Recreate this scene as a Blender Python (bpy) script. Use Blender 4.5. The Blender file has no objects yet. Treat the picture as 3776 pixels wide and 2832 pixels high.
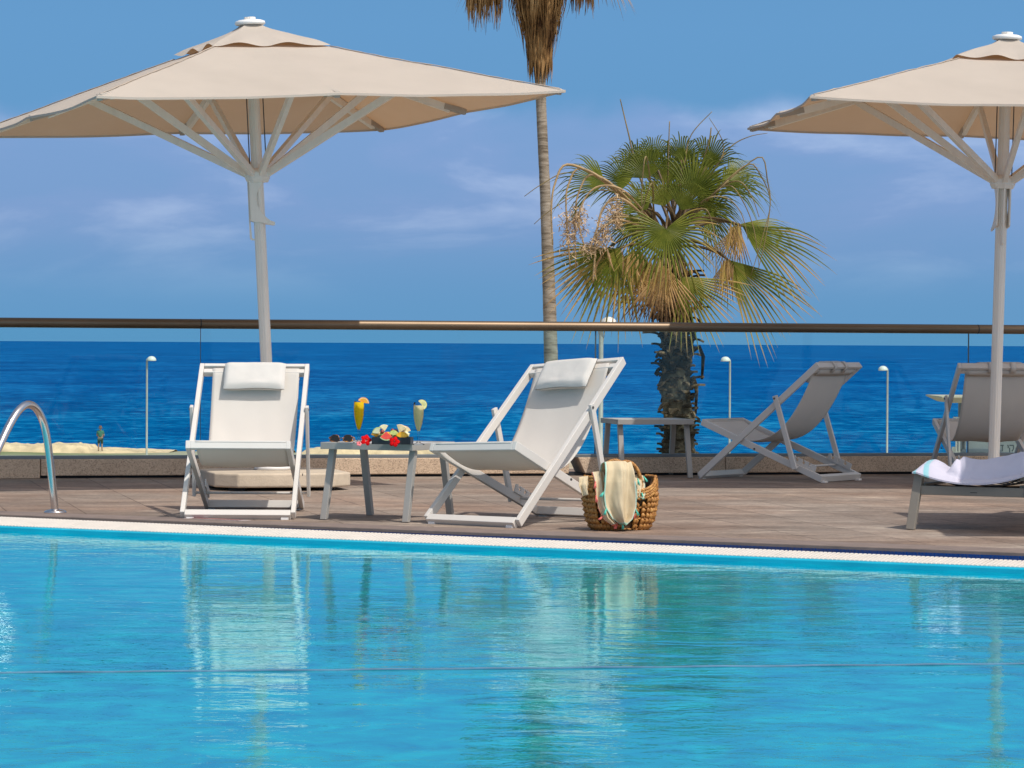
import bpy, math, random
from mathutils import Vector, Matrix, noise as mnoise
R = math.radians
PI = math.pi
V = Vector
scene = bpy.context.scene
col = scene.collection

# ---------------------------------------------------------------- camera
F_PX, W_PX, H_PX = 11500.0, 3776.0, 2832.0        # focal length and frame in photograph pixels
EYE = 0.926
PITCH, ROLL = math.atan((1416 - 1261.6) / F_PX), 0.0051
cam_d = bpy.data.cameras.new('camera')
cam = bpy.data.objects.new('camera', cam_d)
col.objects.link(cam)
cam_d.sensor_width = 36.0
cam_d.lens = 36.0 * F_PX / W_PX
cam_d.clip_start = 0.1
cam_d.clip_end = 60000
cam.matrix_world = Matrix.Translation((0, 0, EYE)) @ Matrix.Rotation(PI / 2 - PITCH, 4, 'X') @ Matrix.Rotation(ROLL, 4, 'Z')
scene.camera = cam

# ---------------------------------------------------------------- sky and sun
SUN = V((0.43, -0.47, 1.0)).normalized()
SUN_EL = math.asin(SUN.z)
SUN_ROT = math.atan2(SUN.x, SUN.y)
w = bpy.data.worlds.new('World')
scene.world = w
w.use_nodes = True
nt = w.node_tree
for n in list(nt.nodes):
    nt.nodes.remove(n)


def N(tree, t, **kw):
    n = tree.nodes.new(t)
    for k, v in kw.items():
        if k.startswith('in_'):
            n.inputs[int(k[3:])].default_value = v
        else:
            setattr(n, k, v)
    return n


def L(tree, a, ai, b, bi):
    tree.links.new(a.outputs[ai], b.inputs[bi])


tc = N(nt, 'ShaderNodeTexCoord')
sep = N(nt, 'ShaderNodeSeparateXYZ')
L(nt, tc, 'Generated', sep, 0)
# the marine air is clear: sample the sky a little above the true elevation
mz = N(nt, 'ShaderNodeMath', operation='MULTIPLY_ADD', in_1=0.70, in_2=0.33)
L(nt, sep, 2, mz, 0)
cmb = N(nt, 'ShaderNodeCombineXYZ')
L(nt, sep, 0, cmb, 0); L(nt, sep, 1, cmb, 1); L(nt, mz, 0, cmb, 2)
sky = N(nt, 'ShaderNodeTexSky', sky_type='NISHITA', sun_disc=False, sun_elevation=SUN_EL, sun_rotation=SUN_ROT,
        altitude=0.0, air_density=1.0, dust_density=1.6, ozone_density=1.6)
L(nt, cmb, 0, sky, 0)
# soft cloud layer low over the sea
mp = N(nt, 'ShaderNodeMapping')
mp.inputs['Scale'].default_value = (10, 10, 36); mp.inputs['Location'].default_value = (0.4, 0.0, 0.35)
L(nt, tc, 'Generated', mp, 0)
cn = N(nt, 'ShaderNodeTexNoise')
cn.inputs['Scale'].default_value = 1.0; cn.inputs['Detail'].default_value = 7; cn.inputs['Roughness'].default_value = 0.55
cn.inputs['Distortion'].default_value = 0.35
L(nt, mp, 0, cn, 'Vector')
cr = N(nt, 'ShaderNodeMapRange', in_1=0.38, in_2=0.64, in_3=0.0, in_4=1.0)
cr.interpolation_type = 'SMOOTHSTEP'
L(nt, cn, 0, cr, 0)
lo = N(nt, 'ShaderNodeMapRange', in_1=0.008, in_2=0.045, in_3=0.0, in_4=1.0); lo.interpolation_type = 'SMOOTHSTEP'
hi = N(nt, 'ShaderNodeMapRange', in_1=0.068, in_2=0.080, in_3=1.0, in_4=0.0); hi.interpolation_type = 'SMOOTHSTEP'
mpe = N(nt, 'ShaderNodeMapping'); mpe.inputs['Scale'].default_value = (22, 22, 22); mpe.inputs['Location'].default_value = (3.1, 0, 0)
L(nt, tc, 'Generated', mpe, 0)
en = N(nt, 'ShaderNodeTexNoise'); en.inputs['Scale'].default_value = 1.0; en.inputs['Detail'].default_value = 5
L(nt, mpe, 0, en, 'Vector')
edge = N(nt, 'ShaderNodeMath', operation='MULTIPLY_ADD', in_1=0.030, in_2=-0.015)
L(nt, en, 0, edge, 0)
zz = N(nt, 'ShaderNodeMath', operation='ADD')
L(nt, sep, 2, zz, 0); L(nt, edge, 0, zz, 1)
L(nt, sep, 2, lo, 0); L(nt, zz, 0, hi, 0)
band = N(nt, 'ShaderNodeMath', operation='MULTIPLY'); L(nt, lo, 0, band, 0); L(nt, hi, 0, band, 1)
c2 = N(nt, 'ShaderNodeMath', operation='MULTIPLY_ADD', in_1=0.42, in_2=0.62)
L(nt, cr, 0, c2, 0)
cm = N(nt, 'ShaderNodeMath', operation='MULTIPLY'); L(nt, band, 0, cm, 0); L(nt, c2, 0, cm, 1)
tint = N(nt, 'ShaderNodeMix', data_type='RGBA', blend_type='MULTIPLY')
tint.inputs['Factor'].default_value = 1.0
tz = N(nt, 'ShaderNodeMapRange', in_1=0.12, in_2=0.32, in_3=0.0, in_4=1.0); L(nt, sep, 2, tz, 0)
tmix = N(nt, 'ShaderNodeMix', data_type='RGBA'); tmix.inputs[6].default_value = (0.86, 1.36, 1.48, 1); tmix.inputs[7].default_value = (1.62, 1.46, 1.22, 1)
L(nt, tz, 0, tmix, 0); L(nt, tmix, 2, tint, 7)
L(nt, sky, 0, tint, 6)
mixc = N(nt, 'ShaderNodeMix', data_type='RGBA')
pn = N(nt, 'ShaderNodeMapRange', in_1=0.50, in_2=0.70); L(nt, cn, 0, pn, 0)
pu = N(nt, 'ShaderNodeMix', data_type='RGBA'); pu.inputs[6].default_value = (2.2, 3.38, 6.0, 1); pu.inputs[7].default_value = (3.6, 4.9, 7.2, 1)
L(nt, pn, 0, pu, 0); L(nt, pu, 2, mixc, 7)
L(nt, cm, 0, mixc, 0)
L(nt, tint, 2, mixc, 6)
bg = N(nt, 'ShaderNodeBackground'); bg.inputs[1].default_value = 0.115
zen = N(nt, 'ShaderNodeMapRange', in_1=-0.01, in_2=0.10, in_3=0.84, in_4=1.03); L(nt, sep, 2, zen, 0)
zmul = N(nt, 'ShaderNodeMix', data_type='RGBA', blend_type='MULTIPLY'); zmul.inputs[0].default_value = 1.0
L(nt, mixc, 2, zmul, 6); L(nt, zen, 0, zmul, 7)
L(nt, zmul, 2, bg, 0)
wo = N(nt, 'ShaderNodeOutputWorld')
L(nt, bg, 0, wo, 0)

sun_d = bpy.data.lights.new('sun', 'SUN')
sun = bpy.data.objects.new('sun', sun_d)
col.objects.link(sun)
sun_d.energy = 3.5
sun_d.angle = R(0.5)
sun_d.color = (1.0, 0.955, 0.89)
sun.rotation_euler = SUN.to_track_quat('Z', 'Y').to_euler()
sun.location = (20, -20, 40)

vs = scene.view_settings
vs.view_transform = 'Standard'
vs.look = 'None'
vs.exposure = 0.0
vs.gamma = 1.0
vs.use_curve_mapping = False
scene.cycles.max_bounces = 8
scene.cycles.transparent_max_bounces = 24
scene.cycles.use_denoising = True
scene.cycles.sample_clamp_indirect = 6


# ---------------------------------------------------------------- geometry helpers
def at(u, v, d):
    """World point at distance d along Y, seen at photograph pixel (u, v): used to read positions off the survey."""
    x0, y0 = u - W_PX / 2, v - H_PX / 2
    c, s = math.cos(ROLL), math.sin(ROLL)
    x1, y1 = x0 * c + y0 * s, -x0 * s + y0 * c
    ray = V((x1 / F_PX, math.cos(PITCH) - y1 / F_PX * math.sin(PITCH), -math.sin(PITCH) - y1 / F_PX * math.cos(PITCH)))
    return V((0, 0, EYE)) + ray * (d / ray.y)


def on(u, v, z):
    """World point on the level z seen at photograph pixel (u, v)."""
    p = at(u, v, 1.0) - V((0, 0, EYE))
    return V((0, 0, EYE)) + p * ((z - EYE) / p.z)


class MB:
    def __init__(s):
        s.v, s.f, s.m, s.att, s.sm = [], [], [], [], []

    def add(s, vs_, fs_, mi=0, att=None, smooth=False):
        o = len(s.v)
        s.v += [tuple(p) for p in vs_]
        s.f += [tuple(i + o for i in f) for f in fs_]
        s.m += [mi] * len(fs_)
        s.sm += [smooth] * len(fs_)
        s.att += (att if att is not None else [0.0] * len(vs_))
        return s

    def box(s, a, b, mi=0):
        (x0, y0, z0), (x1, y1, z1) = a, b
        p = [(x0, y0, z0), (x1, y0, z0), (x1, y1, z0), (x0, y1, z0), (x0, y0, z1), (x1, y0, z1), (x1, y1, z1), (x0, y1, z1)]
        return s.add(p, [(0, 3, 2, 1), (4, 5, 6, 7), (0, 1, 5, 4), (1, 2, 6, 5), (2, 3, 7, 6), (3, 0, 4, 7)], mi)

    def bar(s, p0, p1, wd, ht, up=(0, 0, 1), mi=0, taper=1.0):
        p0, p1 = V(p0), V(p1)
        d = (p1 - p0).normalized()
        sd = d.cross(V(up))
        if sd.length < 1e-5:
            sd = d.cross(V((1, 0, 0)))
        sd.normalize()
        n = sd.cross(d).normalized()
        p = []
        for q, k in ((p0, 1.0), (p1, taper)):
            for a, b in ((-1, -1), (1, -1), (1, 1), (-1, 1)):
                p.append(q + sd * (a * wd / 2 * k) + n * (b * ht / 2 * k))
        return s.add(p, [(0, 3, 2, 1), (4, 5, 6, 7), (0, 1, 5, 4), (1, 2, 6, 5), (2, 3, 7, 6), (3, 0, 4, 7)], mi)

    def tube(s, pts, rad, n=10, mi=0, cap=True, att=None, smooth=True, flat=1.0):
        pts = [V(p) for p in pts]
        if not hasattr(rad, '__len__'):
            rad = [rad] * len(pts)
        vs_, fs_ = [], []
        t0 = (pts[1] - pts[0]).normalized()
        ref = V((0, 0, 1)) if abs(t0.z) < 0.9 else V((1, 0, 0))
        a = t0.cross(ref).normalized()
        for i, p in enumerate(pts):
            t = (pts[min(i + 1, len(pts) - 1)] - pts[max(i - 1, 0)]).normalized()
            a = (a - t * a.dot(t)).normalized()
            b = t.cross(a)
            for k in range(n):
                g = 2 * PI * k / n
                vs_.append(p + (a * math.cos(g) + b * math.sin(g) * flat) * rad[i])
        for i in range(len(pts) - 1):
            for k in range(n):
                fs_.append((i * n + k, i * n + (k + 1) % n, (i + 1) * n + (k + 1) % n, (i + 1) * n + k))
        if cap:
            fs_.append(tuple(reversed(range(n))))
            fs_.append(tuple((len(pts) - 1) * n + k for k in range(n)))
        aa = None
        if att is not None:
            aa = [x for x in att for _ in range(n)]
        return s.add(vs_, fs_, mi, aa, smooth)

    def lathe(s, prof, c=(0, 0, 0), n=24, mi=0, smooth=True, closed=False):
        vs_, fs_ = [], []
        for r_, z in prof:
            for k in range(n):
                g = 2 * PI * k / n
                vs_.append((c[0] + r_ * math.cos(g), c[1] + r_ * math.sin(g), c[2] + z))
        m = len(prof)
        for i in range(m if closed else m - 1):
            j = (i + 1) % m
            for k in range(n):
                fs_.append((i * n + k, i * n + (k + 1) % n, j * n + (k + 1) % n, j * n + k))
        if not closed:
            if prof[0][0] > 1e-6:
                fs_.append(tuple(reversed(range(n))))
            if prof[-1][0] > 1e-6:
                fs_.append(tuple((m - 1) * n + k for k in range(n)))
        return s.add(vs_, fs_, mi, None, smooth)

    def prism(s, outline, h, mat, mi=0):
        """outline: list of (x, y) extruded +-h/2 along local z, then placed by the 4x4 matrix mat."""
        n = len(outline)
        vs_ = [mat @ V((x, y, -h / 2)) for x, y in outline] + [mat @ V((x, y, h / 2)) for x, y in outline]
        fs_ = [tuple(reversed(range(n))), tuple(range(n, 2 * n))] + [(i, (i + 1) % n, n + (i + 1) % n, n + i) for i in range(n)]
        return s.add(vs_, fs_, mi)

    def grid(s, fn, nu, nv, mi=0, smooth=True, att=None):
        vs_ = [fn(i / nu, j / nv) for j in range(nv + 1) for i in range(nu + 1)]
        fs_ = [(j * (nu + 1) + i, j * (nu + 1) + i + 1, (j + 1) * (nu + 1) + i + 1, (j + 1) * (nu + 1) + i) for j in range(nv) for i in range(nu)]
        return s.add(vs_, fs_, mi, att, smooth)

    def ellipsoid(s, c, r, n=14, m=9, mi=0, mat=None, bump=0.0, seed=0):
        vs_, fs_ = [], []
        for j in range(m + 1):
            th = PI * j / m
            for k in range(n):
                ph = 2 * PI * k / n
                p = V((math.sin(th) * math.cos(ph), math.sin(th) * math.sin(ph), math.cos(th)))
                if bump:
                    p *= 1 + bump * mnoise.noise(p * 2.3 + V((seed, seed * 1.7, 0)))
                p = V((p.x * r[0], p.y * r[1], p.z * r[2]))
                if mat is not None:
                    p = mat @ p
                vs_.append(p + V(c))
        for j in range(m):
            for k in range(n):
                fs_.append((j * n + k, (j + 1) * n + k, (j + 1) * n + (k + 1) % n, j * n + (k + 1) % n))
        return s.add(vs_, fs_, mi, None, True)

    def build(s, name, mats, parent=None, bevel=0.0, mat=None, seg=2, subsurf=0, solid=0.0):
        me = bpy.data.meshes.new(name)
        me.from_pydata(s.v, [], s.f)
        if not isinstance(mats, (list, tuple)):
            mats = [mats]
        for m_ in mats:
            me.materials.append(m_)
        me.polygons.foreach_set('material_index', s.m)
        me.polygons.foreach_set('use_smooth', s.sm)
        if any(a for a in s.att):
            at_ = me.attributes.new('dry', 'FLOAT', 'POINT')
            at_.data.foreach_set('value', s.att)
        me.update()
        o = bpy.data.objects.new(name, me)
        col.objects.link(o)
        if parent is not None:
            o.parent = parent
        if mat is not None:
            o.matrix_local = mat
        if solid:
            md = o.modifiers.new('thickness', 'SOLIDIFY'); md.thickness = solid; md.offset = 0
        if bevel:
            md = o.modifiers.new('edges', 'BEVEL'); md.width = bevel; md.segments = seg; md.limit_method = 'ANGLE'; md.angle_limit = R(40)
            md.harden_normals = False
        if subsurf:
            md = o.modifiers.new('smooth', 'SUBSURF'); md.levels = subsurf; md.render_levels = subsurf
        return o


def tag(o, label=None, cat=None, group=None, kind=None):
    if label: o['label'] = label
    if cat: o['category'] = cat
    if group: o['group'] = group
    if kind: o['kind'] = kind
    return o


def thing(name, label, cat, loc=(0, 0, 0), rz=0.0, group=None):
    o = bpy.data.objects.new(name, None)
    o.empty_display_size = 0.1
    col.objects.link(o)
    o.location = loc
    o.rotation_euler = (0, 0, rz)
    return tag(o, label, cat, group)


# ---------------------------------------------------------------- materials
def mat(name):
    m = bpy.data.materials.new(name)
    m.use_nodes = True
    t = m.node_tree
    b = t.nodes['Principled BSDF']
    return m, t, b


def ramp(t, stops):
    r = N(t, 'ShaderNodeValToRGB')
    e = r.color_ramp.elements
    while len(e) < len(stops):
        e.new(0.5)
    for i, (p, c) in enumerate(stops):
        e[i].position = p
        e[i].color = (*c, 1)
    return r


def noise_tex(t, scale=5, detail=4, rough=0.5, stretch=(1, 1, 1), rot=(0, 0, 0), coord='Object', dist=0.0):
    c = N(t, 'ShaderNodeTexCoord')
    m = N(t, 'ShaderNodeMapping')
    m.inputs['Scale'].default_value = stretch
    m.inputs['Rotation'].default_value = rot
    L(t, c, coord, m, 0)
    n = N(t, 'ShaderNodeTexNoise')
    n.inputs['Scale'].default_value = scale; n.inputs['Detail'].default_value = detail
    n.inputs['Roughness'].default_value = rough; n.inputs['Distortion'].default_value = dist
    L(t, m, 0, n, 'Vector')
    return n


def plain(name, c, rough=0.5, var=0.12, scale=6.0, metal=0.0, bump=0.0, bscale=60.0, spec=0.5, c2=None, coat=0.0, stretch=(1, 1, 1)):
    m, t, b = mat(name)
    n = noise_tex(t, scale, 5, 0.6, stretch)
    hi_ = tuple(min(1, x * (1 + var)) for x in c) if c2 is None else c2
    lo_ = tuple(x * (1 - var) for x in c)
    r = ramp(t, [(0.3, lo_), (0.7, hi_)])
    L(t, n, 0, r, 0)
    L(t, r, 0, b, 'Base Color')
    b.inputs['Roughness'].default_value = rough
    b.inputs['Metallic'].default_value = metal
    b.inputs['Specular IOR Level'].default_value = spec
    b.inputs['Coat Weight'].default_value = coat
    if bump:
        n2 = noise_tex(t, bscale, 3, 0.6)
        bp = N(t, 'ShaderNodeBump'); bp.inputs['Strength'].default_value = bump; bp.inputs['Distance'].default_value = 0.01
        L(t, n2, 0, bp, 'Height'); L(t, bp, 0, b, 'Normal')
    return m


def cloth(name, c, trans=0.2, tcol=None, weave=900.0, wrinkle=6.0, wstr=0.15, var=0.05):
    m, t, b = mat(name)
    n = noise_tex(t, wrinkle, 5, 0.55)
    r = ramp(t, [(0.3, tuple(x * (1 - var) for x in c)), (0.7, tuple(min(1, x * (1 + var)) for x in c))])
    L(t, n, 0, r, 0); L(t, r, 0, b, 'Base Color')
    b.inputs['Roughness'].default_value = 0.9
    b.inputs['Specular IOR Level'].default_value = 0.15
    n2 = noise_tex(t, weave, 2, 0.5)
    add = N(t, 'ShaderNodeMath', operation='MULTIPLY_ADD', in_1=0.15)
    L(t, n2, 0, add, 0); L(t, n, 0, add, 2)
    bp = N(t, 'ShaderNodeBump'); bp.inputs['Strength'].default_value = wstr; bp.inputs['Distance'].default_value = 0.02
    L(t, add, 0, bp, 'Height'); L(t, bp, 0, b, 'Normal')
    tr = N(t, 'ShaderNodeBsdfTranslucent')
    tr.inputs[0].default_value = (*(tcol or c), 1)
    mx = N(t, 'ShaderNodeMixShader'); mx.inputs[0].default_value = trans
    L(t, b, 0, mx, 1); L(t, tr, 0, mx, 2)
    L(t, mx, 0, t.nodes['Material Output'], 0)
    return m


M = {}
M['white'] = plain('white_powder_coat', (0.61, 0.575, 0.53), 0.42, 0.03, 3.0, spec=0.3)
M['white_plastic'] = plain('white_plastic', (0.78, 0.76, 0.73), 0.4, 0.04, 8)
M['sling'] = cloth('white_sling_mesh', (0.655, 0.62, 0.57), 0.18, (0.92, 0.80, 0.66), 700, 5, 0.06, 0.03)
M['pillow'] = cloth('white_pillow_cloth', (0.62, 0.585, 0.54), 0.05, None, 600, 9, 0.25, 0.03)
M['silver'] = plain('silver_aluminium', (0.33, 0.315, 0.29), 0.45, 0.05, 4, metal=0.0, spec=0.35)
M['table_top'] = plain('table_top_aluminium', (0.52, 0.50, 0.47), 0.4, 0.04, 4, spec=0.35)
M['lounger'] = plain('taupe_aluminium', (0.24, 0.215, 0.18), 0.45, 0.06, 5, spec=0.35)
M['dark'] = plain('black_rubber', (0.02, 0.02, 0.022), 0.6, 0.2, 10)
M['strap'] = plain('black_webbing', (0.022, 0.021, 0.022), 0.75, 0.3, 40)
M['bolt'] = plain('dark_bolt', (0.10, 0.095, 0.09), 0.5, 0.2, 50, metal=0.6)
M['canopy'] = cloth('sand_canopy_cloth', (0.525, 0.472, 0.408), 0.19, (0.70, 0.37, 0.16), 500, 2.2, 0.40, 0.05)
M['canopy_hem'] = cloth('canopy_hem_cloth', (0.46, 0.38, 0.31), 0.10, (0.4, 0.25, 0.15), 500, 3, 0.1)
M['pole'] = plain('cream_aluminium', (0.82, 0.755, 0.665), 0.45, 0.06, 3.0, spec=0.4, stretch=(6, 6, 0.6))
M['concrete'] = plain('cream_concrete', (0.50, 0.42, 0.32), 0.85, 0.18, 5, bump=0.25, bscale=90)
M['glass_drink'] = None


def m_steel():
    m, t, b = mat('polished_steel')
    b.inputs['Base Color'].default_value = (0.72, 0.68, 0.66, 1)
    b.inputs['Metallic'].default_value = 1.0
    n = noise_tex(t, 30, 4, 0.6, (1, 1, 0.15))
    r = N(t, 'ShaderNodeMapRange', in_3=0.10, in_4=0.26)
    L(t, n, 0, r, 0); L(t, r, 0, b, 'Roughness')
    return m


def m_bronze():
    m, t, b = mat('bronze_handrail')
    n = noise_tex(t, 12, 4, 0.6, (0.2, 1, 1))
    r = ramp(t, [(0.3, (0.150, 0.105, 0.066)), (0.7, (0.19, 0.135, 0.088))])
    L(t, n, 0, r, 0); L(t, r, 0, b, 'Base Color')
    b.inputs['Metallic'].default_value = 0.7
    b.inputs['Roughness'].default_value = 0.46
    return m


def m_glass():
    m = bpy.data.materials.new('balustrade_glass')
    m.use_nodes = True
    t = m.node_tree
    for n in list(t.nodes):
        t.nodes.remove(n)
    out = N(t, 'ShaderNodeOutputMaterial')
    tr = N(t, 'ShaderNodeBsdfTransparent'); tr.inputs[0].default_value = (0.86, 0.965, 0.965, 1)
    gl = N(t, 'ShaderNodeBsdfGlossy'); gl.inputs[0].default_value = (0.9, 1, 1, 1); gl.inputs['Roughness'].default_value = 0.02
    fr = N(t, 'ShaderNodeFresnel'); fr.inputs[0].default_value = 1.25
    # light smears of dried salt on the pane
    n = noise_tex(t, 1.1, 6, 0.62, (1, 1, 1.3), dist=0.8)
    rp = N(t, 'ShaderNodeMapRange', in_1=0.58, in_2=0.85, in_3=0.0, in_4=0.035)
    L(t, n, 0, rp, 0)
    df = N(t, 'ShaderNodeBsdfDiffuse'); df.inputs[0].default_value = (0.28, 0.33, 0.34, 1)
    mx = N(t, 'ShaderNodeMixShader'); L(t, fr, 0, mx, 0); L(t, tr, 0, mx, 1); L(t, gl, 0, mx, 2)
    m2 = N(t, 'ShaderNodeMixShader'); L(t, rp, 0, m2, 0); L(t, mx, 0, m2, 1); L(t, df, 0, m2, 2)
    L(t, m2, 0, out, 0)
    return m


def m_cup():
    m = bpy.data.materials.new('clear_cup')
    m.use_nodes = True
    t = m.node_tree
    for n in list(t.nodes):
        t.nodes.remove(n)
    out = N(t, 'ShaderNodeOutputMaterial')
    tr = N(t, 'ShaderNodeBsdfTransparent'); tr.inputs[0].default_value = (0.98, 0.985, 0.985, 1)
    gl = N(t, 'ShaderNodeBsdfGlossy'); gl.inputs['Roughness'].default_value = 0.03
    lw = N(t, 'ShaderNodeLayerWeight'); lw.inputs[0].default_value = 0.18
    mx = N(t, 'ShaderNodeMixShader'); L(t, lw, 'Fresnel', mx, 0); L(t, tr, 0, mx, 1); L(t, gl, 0, mx, 2)
    L(t, mx, 0, out, 0)
    return m


def m_granite():
    m, t, b = mat('pink_granite')
    v = N(t, 'ShaderNodeTexVoronoi'); v.inputs['Scale'].default_value = 210
    c = N(t, 'ShaderNodeTexCoord'); L(t, c, 'Object', v, 'Vector')
    r = ramp(t, [(0.0, (0.26, 0.18, 0.13)), (0.12, (0.40, 0.285, 0.20)), (0.30, (0.54, 0.395, 0.27)), (0.85, (0.66, 0.50, 0.35))])
    sp = N(t, 'ShaderNodeSeparateColor'); L(t, v, 'Color', sp, 0)
    L(t, sp, 0, r, 0)
    n = noise_tex(t, 4, 5, 0.6)
    mx = N(t, 'ShaderNodeMix', data_type='RGBA', blend_type='MULTIPLY'); mx.inputs[0].default_value = 0.5
    r2 = ramp(t, [(0.3, (0.7, 0.68, 0.66)), (0.65, (1, 1, 1))]); L(t, n, 0, r2, 0)
    L(t, r, 0, mx, 6); L(t, r2, 0, mx, 7); L(t, mx, 2, b, 'Base Color')
    b.inputs['Roughness'].default_value = 0.75
    bp = N(t, 'ShaderNodeBump'); bp.inputs['Strength'].default_value = 0.3; bp.inputs['Distance'].default_value = 0.004
    L(t, sp, 0, bp, 'Height'); L(t, bp, 0, b, 'Normal')
    return m


CURB_ANG = math.atan2(1.40, 6.04)
DECK_ANG = CURB_ANG


def m_deck():
    m, t, b = mat('deck_stone')
    # long fine streaks of the sawn stone, running along the terrace edge
    n1 = noise_tex(t, 1.0, 9, 0.66, (1.1, 2.6, 1), (0, 0, -DECK_ANG * 0.4), dist=0.5)
    n2 = noise_tex(t, 1.0, 7, 0.7, (7, 13, 1), (0, 0, -DECK_ANG * 0.4))
    n3 = noise_tex(t, 0.9, 4, 0.5)
    n4 = noise_tex(t, 160, 3, 0.6)
    r1 = ramp(t, [(0.25, (0.150, 0.114, 0.090)), (0.47, (0.235, 0.188, 0.152)), (0.60, (0.300, 0.243, 0.198)), (0.74, (0.45, 0.375, 0.30))])
    ad = N(t, 'ShaderNodeMath', operation='MULTIPLY_ADD', in_1=0.7)
    sb = N(t, 'ShaderNodeMath', operation='SUBTRACT', in_1=0.5)
    L(t, n2, 0, sb, 0); L(t, sb, 0, ad, 0); L(t, n1, 0, ad, 2)
    L(t, ad, 0, r1, 0)
    # reddish weathering patches
    mx = N(t, 'ShaderNodeMix', data_type='RGBA', blend_type='MULTIPLY')
    r3 = ramp(t, [(0.38, (1, 1, 1)), (0.68, (1.0, 0.86, 0.78))])
    L(t, n3, 0, r3, 0); mx.inputs[0].default_value = 1.0
    L(t, r1, 0, mx, 6); L(t, r3, 0, mx, 7)
    # slab joints: along and across the terrace edge
    c = N(t, 'ShaderNodeTexCoord'); mp_ = N(t, 'ShaderNodeMapping')
    mp_.inputs['Rotation'].default_value = (0, 0, -DECK_ANG)
    L(t, c, 'Object', mp_, 0)
    sp = N(t, 'ShaderNodeSeparateXYZ'); L(t, mp_, 0, sp, 0)
    masks = []
    for ax, per, off, wd in ((0, 0.40, 0.06, 0.016),):
        a = N(t, 'ShaderNodeMath', operation='ADD', in_1=off + 40.0); L(t, sp, ax, a, 0)
        d = N(t, 'ShaderNodeMath', operation='DIVIDE', in_1=per); L(t, a, 0, d, 0)
        f = N(t, 'ShaderNodeMath', operation='FRACT'); L(t, d, 0, f, 0)
        lt = N(t, 'ShaderNodeMath', operation='LESS_THAN', in_1=wd); L(t, f, 0, lt, 0)
        masks.append(lt)
        fl = N(t, 'ShaderNodeMath', operation='FLOOR'); L(t, d, 0, fl, 0)
        wn = N(t, 'ShaderNodeTexWhiteNoise', noise_dimensions='1D'); L(t, fl, 0, wn, 'W')
        tone = N(t, 'ShaderNodeMapRange', in_3=0.92, in_4=1.08); L(t, wn, 0, tone, 0)
        tm = N(t, 'ShaderNodeMix', data_type='RGBA', blend_type='MULTIPLY'); tm.inputs[0].default_value = 1
        L(t, mx, 2, tm, 6); L(t, tone, 0, tm, 7)
    brk = noise_tex(t, 3.0, 3, 0.6)
    bm = N(t, 'ShaderNodeMapRange', in_1=0.32, in_2=0.50); L(t, brk, 0, bm, 0)
    jm = N(t, 'ShaderNodeMath', operation='MULTIPLY'); L(t, masks[0], 0, jm, 0); L(t, bm, 0, jm, 1)
    gr = N(t, 'ShaderNodeMapRange', in_1=0.3, in_2=0.7, in_3=0.80, in_4=1.20); ng = noise_tex(t, 38, 5, 0.75, (1, 0.55, 1)); L(t, ng, 0, gr, 0)
    gm = N(t, 'ShaderNodeMix', data_type='RGBA', blend_type='MULTIPLY'); gm.inputs[0].default_value = 1
    L(t, tm, 2, gm, 6); L(t, gr, 0, gm, 7); tm = gm
    j2 = N(t, 'ShaderNodeMath', operation='MULTIPLY', in_1=0.85); L(t, jm, 0, j2, 0)
    jx = N(t, 'ShaderNodeMix', data_type='RGBA'); jx.inputs[7].default_value = (0.06, 0.04, 0.03, 1)
    L(t, j2, 0, jx, 0); L(t, tm, 2, jx, 6)
    L(t, jx, 2, b, 'Base Color')
    b.inputs['Roughness'].default_value = 0.8
    b.inputs['Specular IOR Level'].default_value = 0.25
    bp = N(t, 'ShaderNodeBump'); bp.inputs['Strength'].default_value = 0.25; bp.inputs['Distance'].default_value = 0.006
    hh = N(t, 'ShaderNodeMath', operation='ADD'); L(t, n4, 0, hh, 0); L(t, n2, 0, hh, 1)
    L(t, hh, 0, bp, 'Height'); L(t, bp, 0, b, 'Normal')
    return m


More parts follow.
